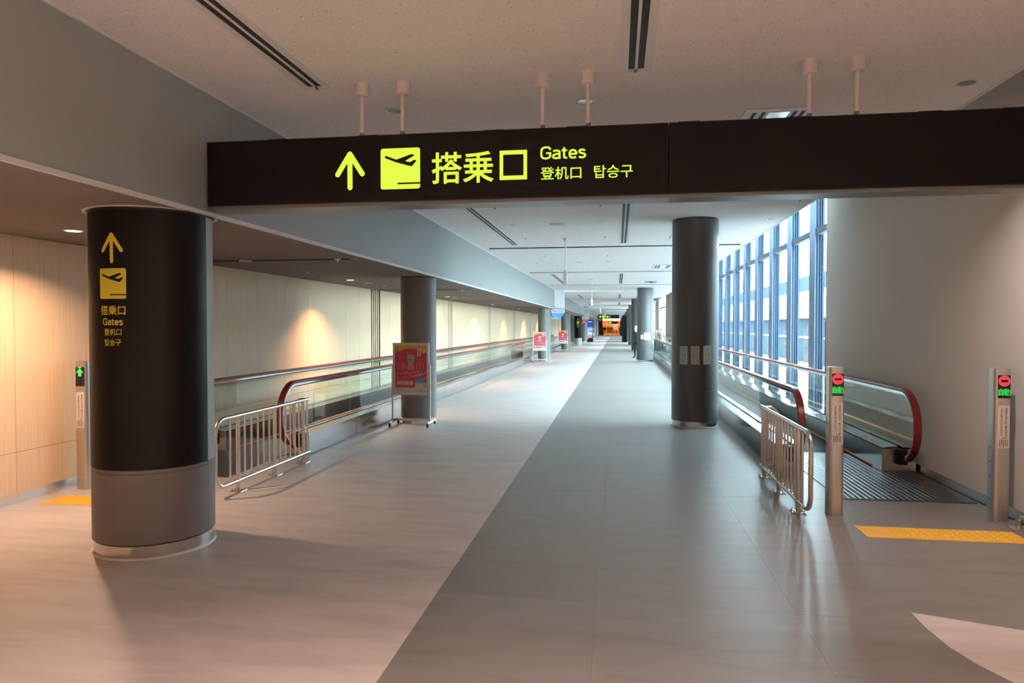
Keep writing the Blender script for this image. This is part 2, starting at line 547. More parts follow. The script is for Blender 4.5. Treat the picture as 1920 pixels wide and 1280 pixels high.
def ribbon(mb, pts, w, y, mi=0):
    """constant-width stroke through smoothed points"""
    P = [Vector((a, b)) for a, b in pts]
    Q = []
    for i in range(len(P) - 1):
        p0, p1, p2, p3 = P[max(i - 1, 0)], P[i], P[i + 1], P[min(i + 2, len(P) - 1)]
        corner = (p2 - p1).length > 0.16
        for k in range(1 if corner else 4):
            t = k / 4
            if corner: Q.append(p1); continue
            Q.append(0.5 * (2 * p1 + (p2 - p0) * t + (2 * p0 - 5 * p1 + 4 * p2 - p3) * t * t + (3 * p1 - p0 - 3 * p2 + p3) * t ** 3))
    Q.append(P[-1])
    vs = []
    for i, q in enumerate(Q):
        a = (q - Q[i - 1]).normalized() if i else (Q[1] - q).normalized()
        b = (Q[i + 1] - q).normalized() if i < len(Q) - 1 else a
        n = Vector((-(a + b).y, (a + b).x))
        n = n.normalized() if n.length > 1e-6 else Vector((-a.y, a.x))
        k = 1 / max(0.6, n.dot(Vector((-a.y, a.x))))
        for sgn in (1, -1):
            p = q + n * (sgn * w / 2 * k)
            vs.append((p.x, y, p.y))
    mb.add(vs, [(2 * i, 2 * i + 1, 2 * i + 3, 2 * i + 2) for i in range(len(Q) - 1)], mi)
def gates_word(mb, x, z, wid, hei, y):
    tot = sum(GLYPHS[c][0] for c in "Gates") - .05
    kx, u = 1.32, 0.0
    tmp = MB()
    for c in "Gates":
        adv, strokes = GLYPHS[c]
        for st in strokes:
            ribbon(tmp, [((u + a) * kx, b) for a, b in st], 0.15, 0.0)
        u += adv
    x0, x1 = min(p[0] for p in tmp.v), max(p[0] for p in tmp.v)
    z0, z1 = min(p[2] for p in tmp.v), max(p[2] for p in tmp.v)
    mb.add([(x + (p[0] - x0) / (x1 - x0) * wid, y, z + (p[2] - z0) / (z1 - z0) * hei) for p in tmp.v], tmp.f)

PLANE = [(0.13, 0.825), (0.40, 0.722), (0.44, 0.735), (0.78, 0.845), (0.87, 0.815), (0.63, 0.685), (0.655, 0.668),
         (0.755, 0.65), (0.84, 0.70), (0.915, 0.685), (0.795, 0.545), (0.70, 0.565), (0.38, 0.66), (0.12, 0.765), (0.108, 0.80)]
def departure_icon(mb, x0, x1, z0, z1, y, mi_bg=0, mi_fg=1):
    w, h = x1 - x0, z1 - z0
    flat(mb, rrect(x0, x1, z0, z1, 0.06 * w), y, mi_bg)
    flat(mb, [(x0 + w * a, z0 + h * b) for a, b in PLANE], y - 0.001, mi_fg)
    flat(mb, [(x0 + w * .43, z0 + h * .115), (x1 + 0.0005, z0 + h * .115), (x1 + 0.0005, z0 + h * .155), (x0 + w * .43, z0 + h * .155)], y - 0.001, mi_fg)

# ------------------------------------------------------------------ dimensions of the hall
XL, XR = -5.52, 3.35           # left veneer wall, right papered wall
XB = -3.05                     # face of the dropped beam on the left
XC = 2.72                      # right edge of the main ceiling
ZC, ZS = 3.40, 2.485           # main ceiling, dropped soffit
Y0, Y1 = -22.0, 146.0           # extent built along the corridor
XF = -1.10                     # where pale flooring meets grey flooring
YWE = 11.94                    # end of the papered wall, start of the glazing
GROOVES = [1.1 + 7.2 * k for k in range(-3, 19)]

# ------------------------------------------------------------------ floor
fl = struct(MB().box(XL - 0.4, 4.2, Y0 - 0.3, Y1, -0.25, -0.02).build("floor", M['floor_dark']))
MB().box(XL - 0.2, XF, Y0, Y1, -0.03, 0.0).build("pale_flooring", M['floor_pale'], fl)['label'] = "pale pinkish vinyl flooring"
tx = [XF, -0.12, 1.02, 2.15, XR]
ty = [5.07 + 0.93 * k for k in range(-5, 15)]
for i in range(4):
    for j in range(len(ty) - 1):
        g = 0.0005
        dz = random.uniform(-0.0006, 0.0)
        MB().box(tx[i] + (g if i else 0), tx[i + 1] - g, ty[j] + g, ty[j + 1] - g, -0.03, dz).build("tile", M['floor_dark'], fl)
MB().box(XF, 4.2, Y0, ty[0] - 0.001, -0.03, 0).build("grey_flooring", M['floor_dark'], fl)
MB().box(XF, 4.2, ty[-1] + 0.001, Y1, -0.03, 0).build("grey_flooring", M['floor_dark'], fl)
MB().box(XR, 4.2, ty[0], ty[-1], -0.03, -0.001).build("grey_flooring", M['floor_dark'], fl)
# pale pointed inlay by the right corner of the hall: straight far edge, curved near edge
ctr = [(1.677, 4.261), (1.672, 4.05), (1.691, 3.826), (1.745, 3.64), (1.82, 3.485), (1.95, 3.30), (2.15, 3.08), (2.45, 2.85), (2.9, 2.6), (3.34, 2.45)]
wedge = [(3.34, 3.72)] + ctr
MB().prism(wedge, 'z', -0.01, 0.0012).build("pale_inlay", M['floor_pale'], fl)['label'] = "pale pointed vinyl inlay with a curved edge"

# ------------------------------------------------------------------ ceilings and beams
def ceil_edges():
    for b in ys[1:-1]:                                              # the cross grooves stop short of the ceiling edges
        MB().box(XB + 0.15, XC - 0.12, b + 0.085, b + 0.121, ZC + 0.002, 3.505).build("groove_lining", M['slot'], ce)
        MB().box(XL, XB - 0.15, b + 0.06, b + 0.091, ZS + 0.002, 2.625).build("groove_lining", M['slot'], ce)
        MB().box(XB, XB + 0.15, b - 0.12, b + 0.12, ZC, 3.51).build("panel", M['ceiling'], ce)
        MB().box(XC - 0.12, XC - 0.02, b - 0.12, b + 0.12, ZC, 3.51).build("panel", M['ceiling'], ce)
ce = struct(MB().box(XB - 0.1, XC, Y0, Y1, 3.50, 3.62).build("ceiling", M['wood_dark']))
ys = [Y0] + GROOVES + [Y1]
for a, b in zip(ys[:-1], ys[1:]):
    if b - a < 0.2: continue
    MB().box(XB, XC - 0.02, a + 0.12, b - 0.12, ZC, 3.51).build("panel", M['ceiling'], ce)
ceil_edges()
MB().box(XC - 0.02, XC, Y0, Y1, ZC - 0.008, 4.12).build("edge_trim", M['trim_white'], ce)
MB().box(XB, XB + 0.018, Y0, Y1, ZC - 0.012, ZC).build("edge_trim", M['trim_white'], ce)
MB().box(XB + 0.02, XC - 0.03, 34.6, 38.1, ZC - 0.035, ZC + 0.01).build("bulkhead", M['ceiling'], ce)
MB().box(XC - 0.1, 3.75, Y0, Y1, 4.10, 4.25).build("upper_ceiling", M['ceiling'], ce)

so = struct(MB().box(XL - 0.1, XB - 0.25, Y0, Y1, 2.62, 2.74).build("ceiling_soffit", M['wood_dark']))
so['label'] = "dropped brown soffit over the left moving walkway"
for a, b in zip(ys[:-1], ys[1:]):
    if b - a < 0.2: continue
    MB().box(XL, XB - 0.02, a + 0.09, b - 0.09, ZS, 2.63).build("panel", M['soffit'], so)
    MB().box(XB - 0.15, XB - 0.02, b - 0.09, b + 0.09, ZS, 2.63).build("panel", M['soffit'], so)

def beam(n, x, y0, y1):
    b = struct(MB().box(x - 0.25, x, y0, y1, ZS + 0.002, ZC + 0.1).build("trim_%d" % n, M['beam']))
    b['label'] = "grey green beam face along the left of the ceiling"
    MB().box(x - 0.02, x + 0.006, y0, y1, ZS - 0.006, ZS + 0.024).build("lower_edge", M['trim_white'], b)
    MB().box(x - 0.25, x + 0.002, y1 - 0.05, y1 + 0.004, ZS - 0.004, ZC).build("end_cap", M['beam'], b)
beam(1, XB, Y0, 33.6)
beam(2, -3.19, 34.3, 59.4)
beam(3, -3.30, 60.2, 132.0)
MB().box(XB - 0.02, XB + 0.0, 33.6, Y1, ZC - 0.005, ZC + 0.1).build("edge_trim", M['trim_white'], ce)
MB().box(-3.45, XB, 33.6, Y1, ZC, 3.62).build("panel", M['ceiling'], ce)

# ------------------------------------------------------------------ left veneer wall
wl = struct(MB().box(XL - 0.22, XL - 0.03, Y0, 76.0, 0, 2.7).build("wall_left", M['wood_dark']))
bb = struct(MB().box(XL - 0.03, XL - 0.006, Y0, 76.0, 0, 0.098).build("baseboard_left", M['steel_base']))
JO = [8.46, 9.18, 10.05, 10.93, 11.81, 12.69, 13.58, 14.32, 15.06]
spans = []
near = [-21.9, -20.0, -18.0, -16.0, -14.0, -12.0, -10.0, -8.4, -6.9, -5.8, -4.9, -4.0, -3.1, -2.2, -1.3, -0.42, 0.46, 1.34, 2.22, 3.1, 3.99, 4.77, 5.65, 6.54, 7.2, 7.86]
spans += list(zip(near[:-1], near[1:]))
for k in range(9):
    j = [q + 7.2 * k for q in JO]
    spans += list(zip(j[:-1], j[1:]))
for a, b in spans:
    MB().box(XL - 0.03, XL, a + 0.002, b - 0.002, 0.478, ZS + 0.02).build("panel", M['wood'], wl)
    MB().box(XL - 0.03, XL, a + 0.002, b - 0.002, 0.10, 0.474).build("panel", M['wood'], wl)
for k in range(9):
    a = 7.86 + 7.2 * k
    for q in range(4):
        yb = a + 0.105 + q * 0.12
        MB().box(XL - 0.025, XL - 0.002, yb - 0.028, yb + 0.028, 0.10, ZS + 0.02).build("slat", M['wood'], wl)
# grey lobby wall further on, with lift doors
wl2 = struct(MB().box(-5.6, -3.62, 76.0, 133.0, 0, 3.4).build("wall_left_lobby", M['beam']))
wl2['label'] = "grey lobby wall far along the left side"

# ------------------------------------------------------------------ right papered wall
wr = struct(MB().box(XR, XR + 0.35, Y0, YWE, 0, 4.12).build("wall_right", M['wall']))
MB().box(XR - 0.012, XR + 0.03, YWE - 0.012, YWE + 0.004, 0.0, 1.72).build("corner_guard", M['steel_fine'], wr)['label'] = "thin steel corner guard"
br = struct(MB().box(XR - 0.008, XR, Y0, YWE, 0.004, 0.098).build("baseboard_right", M['steel_base']))
MB().box(XR - 0.012, XR, Y0, YWE, 0.0, 0.012).build("edge_strip", M['steel_dark'], br)
wb = struct(MB().box(XL - 0.3, XR + 0.4, Y0 - 0.2, Y0, 0, 4.2).build("wall_back", M['wall']))

# ------------------------------------------------------------------ glazing on the right
def window(n, y):
    """one 1.65 m bay: deep stepped mullion at its near side, transom, two panes, sill"""
    w = thing("window_%d" % n, (XR + 0.12, y, 0), None, None, kind='structure')
    MB().box(XR, XR + 0.003, y - 0.188, y + 0.188, 0.0, 4.1).build("mullion", M['frame_blue'], w)
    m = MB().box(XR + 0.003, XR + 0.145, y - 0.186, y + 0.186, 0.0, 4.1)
    m.build("mullion_core", M['frame_blue_dimmed'], w)
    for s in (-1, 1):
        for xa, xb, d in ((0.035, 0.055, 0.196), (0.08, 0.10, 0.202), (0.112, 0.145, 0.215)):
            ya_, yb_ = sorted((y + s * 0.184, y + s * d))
            MB().box(XR + xa, XR + xb, ya_, yb_, 0.0, 4.1).build("side_profile", M['frame_blue_dimmed'], w)
    MB().box(XR + 0.01, XR + 0.12, y + 0.196, y + 1.455, 3.215, 3.325).build("transom", M['frame_blue_dark'], w, bevel=0.004)
    MB().box(XR + 0.125, XR + 0.137, y + 0.2, y + 1.45, 3.325, 4.1).build("pane", M['pane'], w)
    MB().box(XR + 0.125, XR + 0.137, y + 0.2, y + 1.45, 0.1, 3.215).build("pane", M['pane'], w)
    MB().box(XR + 0.02, XR + 0.14, y + 0.196, y + 1.455, 0.0, 0.1).build("sill", M['frame_blue_dark'], w)
nwin = 0
y = 12.77 - 1.65
while y < 42.5:
    nwin += 1
    if y > 11.5:
        window(nwin, y)
    else:
        w = thing("window_1", (XR + 0.12, YWE + .02, 0), None, None, kind='structure')
        MB().box(XR + 0.125, XR + 0.137, YWE, 12.56, 0.1, 3.215).build("pane", M['pane'], w)
        MB().box(XR + 0.125, XR + 0.137, YWE, 12.56, 3.325, 4.1).build("pane", M['pane'], w)
        MB().box(XR + 0.01, XR + 0.12, YWE + 0.01, 12.575, 3.215, 3.325).build("transom", M['frame_blue_dark'], w, bevel=0.004)
        MB().box(XR + 0.02, XR + 0.14, YWE + 0.01, 12.575, 0.0, 0.1).build("sill", M['frame_blue_dark'], w)
    y += 1.65
YP = y
piers = [(YP - 0.19, 50.2), (57.7, 64.2), (71.5, 78.0), (85.0, 91.5), (98.5, 105.0), (112.0, 133.0)]
for i, (a, b) in enumerate(piers):
    p = struct(MB().box(XR, XR + 0.35, a, b, 0, 4.12).build("wall_right_pier", M['wall']))
    p['label'] = "beige wall pier between the far windows"
    if i + 1 < len(piers):
        c = piers[i + 1][0]
        nwin += 1
        w = thing("window_%d" % nwin, (XR + 0.12, b, 0), None, None, kind='structure')
        for q in range(4):
            ya, yb = b + (c - b) * q / 4, b + (c - b) * (q + 1) / 4
            MB().box(XR + 0.125, XR + 0.137, ya + 0.03, yb - 0.03, 0.1, 4.1).build("pane", M['pane'], w)
            MB().box(XR + 0.08, XR + 0.15, ya - 0.03, ya + 0.03, 0.0, 4.1).build("mullion", M['white'], w)
        MB().box(XR + 0.02, XR + 0.14, b, c, 3.0, 3.10).build("transom", M['frame_blue_dark'], w)

# ------------------------------------------------------------------ outside
ap = struct(MB().box(3.8, 400, -60, 500, -4.2, -4.0).build("ground", simple("apron_concrete", (0.75, 0.76, 0.76), 0.8, noise=0.1, scale=0.2)))
td = struct(MB().box(3.78, 9.02, 0, 140, -0.5, -0.12).build("ground_bounce_deck", simple("white_bounce_deck", (0.86, 0.86, 0.86), 0.7)))  # added deck, bounces daylight up through the windows onto the ceiling
pw = tag(MB().box(9.0, 9.25, 0, 140, -4.0, 1.06).build("parapet_wall", simple("pale_cladding", (0.026, 0.036, 0.040), 0.9, spec=0.0)),
         "long pale blue parapet wall outside the windows", "wall")
for k in range(47):
    MB().box(8.985, 9.002, 3.0 * k + 0.01, 3.0 * k + 2.99, 0.12, 1.02).build("panel", pw.data.materials[0], pw)
MB().box(8.95, 9.30, 0, 140, 1.06, 1.12).build("coping", M['white'], pw)['label'] = "white coping along the top"
tb = thing("terminal_building", (24, 90, -4), "white terminal wing with a blue glazed band beyond the windows", "building")
MB().box(22, 40, 20, 300, 2.6, 5.8).build("wall", M['white'], tb)
MB().box(21.9, 40, 20, 300, 5.8, 7.5).build("roof_band", simple("blue_glazed_band", (0.022, 0.031, 0.037), 0.9, spec=0.0, noise=0.25, scale=1.2, stretch=(1, 1, .02)), tb)['label'] = "blue glazed band under the roof"
MB().box(23, 40, 20, 300, -4.0, 2.6).build("lower_facade", simple("blue_striped_facade", (0.022, 0.031, 0.037), 0.9, spec=0.0, noise=0.45, scale=1.1, stretch=(.1, 1, .02)), tb)['label'] = "streaky blue lower storeys"

# ------------------------------------------------------------------ pillars
def pillar(x, y, r, top, label, mat, group, joint=0.6, name="pillar"):
    t = thing(name, (x, y, 0), label, "pillar", group)
    m = MB().lathe(x, y, [(r - 0.02, 0.10), (r, 0.102), (r, joint - 0.003), (r - 0.005, joint), (r, joint + 0.003), (r, top - 0.02)], 64)
    m.build("shaft", mat, t, smooth=True)
    MB().lathe(x, y, [(r - 0.015, 0.008), (r - 0.015, 0.098), (r - 0.04, 0.10)], 64).build("base_band", M['steel_band'], t, smooth=True)
    MB().lathe(x, y, [(r + 0.004, 0.0), (r + 0.004, 0.010), (r - 0.02, 0.012)], 64).build("floor_bead", M['trim_white'], t, smooth=True)
    MB().lathe(x, y, [(r - 0.01, top - 0.03), (r - 0.01, top - 0.004)], 64).build("shadow_gap", M['slot'], t, smooth=True)
    MB().lathe(x, y, [(r + 0.010, top - 0.004), (r + 0.028, top - 0.004), (r + 0.028, top), (r + 0.010, top)], 64, closed=True).build("collar_ring", M['trim_white'], t, smooth=True)
    return t
P2 = pillar(-3.367, 11.49, 0.303, ZS, "round grey pillar right behind the nearest red poster stand", M['pillar_left'], "pillars along the left walkway")
pillar(-3.40, 32.4, 0.295, ZS, "round grey pillar carrying the blue and white banner", M['pillar_left'], "pillars along the left walkway")
pillar(-3.36, 45.5, 0.30, ZS, "round grey pillar behind the second farthest red poster stand", M['pillar_left'], "pillars along the left walkway")
PR1 = pillar(1.267, 11.83, 0.374, ZC, "large dark grey pillar with three metal plates in front of the windows", M['pillar'], "pillars along the right walkway")
RY = [32.4, 45.5, 58.5, 71.5, 84.5, 97.5, 110.5]
RL = ["large dark grey pillar that half hides the guard in green", "dark grey pillar just behind the guard in green",
      "fourth dark grey pillar along the right side of the hall", "fifth dark grey pillar along the right side, beside the black panel",
      "sixth dark grey pillar, half hidden by the black panel", "seventh dark grey pillar, in the far distance on the right", "eighth dark grey pillar, farthest on the right"]
for q, (yy, lab) in enumerate(zip(RY, RL)):
    pillar(1.25, yy, 0.37, ZC - (0.035 if yy < 38 and yy > 34 else 0), lab, M['pillar'], "pillars along the right walkway")
for q, yy in enumerate((71.5, 84.5, 97.5, 110.5)):
    pillar(-3.36 if q == 0 else -3.30, yy, 0.30, ZS, "grey pillar on the left beyond the lit screen, %s of them" % ORD[q], M['pillar_left'], "pillars along the left walkway")

# metal plates on the first right pillar
def on_cyl(cx, cy, r, ang):          # ang 0 faces the camera side (-y), positive to the right
    return cx + r * math.sin(ang), cy - r * math.cos(ang)
def fire_plates(par, cx, cy, r, angs, z0, z1, w):
    for a in angs:
        m = MB()
        m.box(-w / 2, w / 2, -0.022, 0.02, z0, z1)
        ob = m
        slot = [(p[0], p[1] * 1.0) for p in rrect(-0.02, 0.02, z0 + 0.045, z1 - 0.03, 0.02)]
        px, py = on_cyl(cx, cy, r, a)
        def tr(p, a=a, px=px, py=py):
            return (px + p[0] * math.cos(a) - p[1] * math.sin(a), py + p[0] * math.sin(a) + p[1] * math.cos(a), p[2])
        pl = MB().box(-w / 2, w / 2, -0.022, 0.03, z0, z1).map(tr).build("wall_plate", M['plate'], par, bevel=0.004)
        pl['label'] = "brushed metal plate with a rounded inset"
        ring = MB()
        o_, i_ = rrect(-0.024, 0.024, z0 + 0.04, z1 - 0.025, 0.024), rrect(-0.020, 0.020, z0 + 0.044, z1 - 0.029, 0.020)
        n = len(o_)
        ring.add([(q[0], -0.0235, q[1]) for q in o_] + [(q[0], -0.0235, q[1]) for q in i_], [(k, (k + 1) % n, (k + 1) % n + n, k + n) for k in range(n)])
        ring.map(tr).build("inset_outline", M['steel_dark'], pl)
        disc(MB(), 0, (z0 + z1) / 2 + 0.005, 0.007, -0.024, 12).map(tr).build("key_hole", M['black'], pl)
fire_plates(PR1, 1.267, 11.83, 0.374, (-0.56, -0.09, 0.42), 1.03, 1.33, 0.135)
PR2 = [o for o in COL.objects if o.get('label') == RL[0]][0]
fire_plates(PR2, 1.25, 32.4, 0.37, (0.02, 0.42), 1.02, 1.35, 0.14)
px, py = on_cyl(1.25, 32.4, 0.37, -0.42)
MB().box(px - 0.05, px + 0.05, py - 0.03, py + 0.05, 1.06, 1.26).build("call_button", M['label_paper'], PR2)['label'] = "small pale call button"

# ------------------------------------------------------------------ sign pillar on the left (P1)
CX, CY, CR = -3.475, 4.785, 0.42
sp = thing("sign_pillar", (CX, CY, 0), "thick round sign pillar in brown with yellow arrow and gate lettering", "pillar")
def arc_panel(mb, a0, a1, r0, r1, z0, z1, n=40):
    prof = [(r1, z0), (r1, z1), (r0, z1), (r0, z0)]
    vs, fs = [], []
    for i in range(n + 1):
        a = a0 + (a1 - a0) * i / n
        for r, z in prof:
            px, py = on_cyl(CX, CY, r, a)
            vs.append((px, py, z))
    for i in range(n):
        for j in range(4):
            fs.append((i * 4 + j, i * 4 + (j + 1) % 4, (i + 1) * 4 + (j + 1) % 4, (i + 1) * 4 + j))
    fs += [(0, 1, 2, 3), (n * 4 + 3, n * 4 + 2, n * 4 + 1, n * 4)]
    return mb.add(vs, fs)
AJ = math.radians(94)               # joint between brown front and grey back, seen at the right
AJL = math.radians(-100)
ZJ = 0.635
MB().lathe(CX, CY, [(CR - 0.02, 0.02), (CR - 0.02, ZS)], 64).build("core", M['slot'], sp, smooth=True)
arc_panel(MB(), AJL, AJ, CR - 0.015, CR, ZJ, ZS - 0.02, 60).build("front_panel", M['sign_dark'], sp, smooth=True)['label'] = "dark brown sign panel"
arc_panel(MB(), AJ + 0.012, AJL + 2 * math.pi - 0.012, CR - 0.015, CR - 0.003, ZJ, ZS - 0.02, 40).build("back_panel", M['beam'], sp, smooth=True)['label'] = "light grey back panel"
arc_panel(MB(), AJL, AJ, CR - 0.015, CR - 0.002, ZJ - 0.028, ZJ - 0.002, 60).build("joint_strip", M['pillar_base'], sp, smooth=True)
arc_panel(MB(), AJL, AJ, CR - 0.015, CR - 0.001, 0.105, ZJ - 0.031, 60).build("lower_panel", M['pillar_base'], sp, smooth=True)['label'] = "taupe grey lower panel"
arc_panel(MB(), AJ + 0.012, AJL + 2 * math.pi - 0.012, CR - 0.015, CR - 0.002, 0.105, ZJ - 0.003, 40).build("lower_panel", M['pillar_base'], sp, smooth=True)
MB().lathe(CX, CY, [(CR - 0.012, 0.012), (CR - 0.012, 0.094), (CR - 0.03, 0.10)], 96).build("base_band", M['steel_band'], sp, smooth=True)
MB().lathe(CX, CY, [(CR + 0.004, 0.0), (CR + 0.002, 0.012), (CR - 0.02, 0.014)], 96).build("floor_bead", M['trim_white'], sp, smooth=True)
MB().lathe(CX, CY, [(CR + 0.012, ZS - 0.006), (CR + 0.034, ZS - 0.006), (CR + 0.034, ZS), (CR + 0.012, ZS)], 96, closed=True).build("collar_ring", M['trim_white'], sp, smooth=True)
MB().lathe(CX, CY, [(CR - 0.012, ZS - 0.03), (CR - 0.012, ZS)], 64).build("shadow_gap", M['slot'], sp, smooth=True)

def wrap_on_pillar(mb, name, mats, par, a_c, r, label=None, cx=CX, cy=CY):
    """bend flat lettering (x = arc length) round a pillar"""
    me = mb.mesh(name, mats)
    bm = bmesh.new(); bm.from_mesh(me)
    xs = [v.co.x for v in bm.verts]
    a, b = min(xs), max(xs)
    k = int((b - a) / 0.02) + 1
    for i in range(1, k):
        bmesh.ops.bisect_plane(bm, geom=bm.verts[:] + bm.edges[:] + bm.faces[:], plane_co=(a + (b - a) * i / k, 0, 0), plane_no=(1, 0, 0))
    o = WL[par.name]
    for v in bm.verts:
        g = a_c + v.co.x / r
        rr = r - v.co.y
        v.co = (cx + rr * math.sin(g) - o[0], cy - rr * math.cos(g) - o[1], v.co.z)
    bm.to_mesh(me); bm.free()
    ob = bpy.data.objects.new(name, me)
    COL.objects.link(ob); ob.parent = par
    WL[ob.name] = o
    if label: ob['label'] = label
    return ob
def pillar_signage(par, cx, cy, r, ac, k=1.0):
    m = MB(); up_arrow(m, 0, 2.088, 2.304, 0.086 * k, 0.026, 0.0)
    wrap_on_pillar(m, "arrow", [M['sign_yellow']], par, ac, r, "yellow arrow pointing up", cx, cy)
    m = MB(); departure_icon(m, -0.104 * k, 0.104 * k, 1.84, 2.052, 0.0)
    wrap_on_pillar(m, "departure_symbol", [M['sign_yellow'], M['sign_dark']], par, ac, r + 0.0005, "yellow departure symbol with plane taking off", cx, cy)
    m = MB()
    put_text(m, "搭乗口", 0, 1.727, 1, align='CENTER', fit=0.195 * k, fith=0.066, offset=0.012)
    gates_word(m, -0.079 * k, 1.655, 0.158 * k, 0.050, 0.0)
    put_text(m, "登机口", 0, 1.585, 1, align='CENTER', fit=0.136 * k, fith=0.047, offset=0.008)
    put_text(m, "탑승구", 0, 1.512, 1, align='CENTER', fit=0.128 * k, fith=0.047, offset=0.008)
    wrap_on_pillar(m, "lettering", [M['sign_yellow']], par, ac, r + 0.0005, "yellow gate lettering in three scripts", cx, cy)
pillar_signage(sp, CX, CY, CR + 0.001, math.radians(-1.5))

# the second sign pillar, far away on the left
sp5 = thing("sign_pillar", (-3.28, 58.45, 0), "far brown sign pillar with yellow arrow beside the lit screen", "pillar")
MB().lathe(-3.28, 58.45, [(0.31, 0.64), (0.31, ZS)], 40).build("front_panel", M['sign_dark'], sp5, smooth=True)
MB().lathe(-3.28, 58.45, [(0.31, 0.10), (0.31, 0.64)], 40).build("lower_panel", M['beam'], sp5, smooth=True)
MB().lathe(-3.28, 58.45, [(0.295, 0.0), (0.295, 0.10)], 40).build("base_band", M['steel_band'], sp5, smooth=True)
pillar_signage(sp5, -3.28, 58.45, 0.312, math.radians(-1.0), 1.0)

# ------------------------------------------------------------------ overhead sign
YS = 4.80
sg = thing("overhead_sign", (0.15, YS + 0.12, 2.52), "long black overhead sign with lit yellow arrow and gate lettering", "sign")
for a, b in ((-3.03, 0.333), (0.339, 3.33)):
    MB().box(a, b, YS, YS + 0.26, 2.545, 3.018).build("sign_panel", M['sign_dark'], sg, bevel=0.002)
MB().box(-3.03, 3.33, YS + 0.03, YS + 0.23, 2.52, 2.545).build("bottom_frame", M['sign_edge'], sg)
for xx in (-2.55, -1.85, -0.93, -0.35, 0.4, 1.1, 1.9, 2.4):
    MB().box(xx, xx + 0.14, YS + 0.01, YS + 0.05, 3.018, 3.024).build("clip", M['black'], sg)
for x in (-1.84, -1.535, -0.522, -0.206, 1.245, 1.54):
    yp = YS + 0.05
    p = MB().cyl(x, yp, 3.0, ZC - 0.09, 0.015, 16).build("hanging_pole", M['pole'], sg, smooth=True)
    MB().cyl(x, yp, 3.018, 3.05, 0.0165, 16).build("sleeve", M['sign_edge'], p, smooth=True)
    MB().lathe(x, yp, [(0.004, ZC - 0.09), (0.045, ZC - 0.088), (0.048, ZC - 0.084), (0.048, ZC)], 28).build("canopy", M['pole'], p, smooth=True)
m = MB(); up_arrow(m, -1.914, 2.63, 2.912, 0.112, 0.038, YS - 0.002)
m.build("arrow", M['sign_glow'], sg)['label'] = "lit yellow arrow pointing up"
m = MB(); departure_icon(m, -1.683, -1.391, 2.628, 2.918, YS - 0.002)
m.build("departure_symbol", [M['sign_glow'], M['sign_dark']], sg)['label'] = "lit yellow departure symbol"
m = MB()
put_text(m, "搭乗", -1.305, 2.655, 1, YS - 0.002, fit=0.445, fith=0.222, offset=0.0135)
flat(m, [(-0.818, 2.668), (-0.625, 2.668), (-0.625, 2.872), (-0.818, 2.872)], YS - 0.002)
m.f.pop(); m.m.pop(); m.v = m.v[:-4]
for a, b, c, d in ((-0.818, -0.793, 2.668, 2.872), (-0.650, -0.625, 2.668, 2.872), (-0.793, -0.650, 2.843, 2.872), (-0.793, -0.650, 2.668, 2.697)):
    flat(m, [(a, c), (b, c), (b, d), (a, d)], YS - 0.002)
gates_word(m, -0.533, 2.799, 0.316, 0.091, YS - 0.002)
put_text(m, "登机口", -0.531, 2.660, 1, YS - 0.002, fit=0.282, fith=0.088, offset=0.008)
put_text(m, "탑승구", -0.163, 2.660, 1, YS - 0.002, fit=0.262, fith=0.088, offset=0.008)
m.build("lettering", M['sign_glow'], sg)['label'] = "lit yellow gate lettering in four languages"

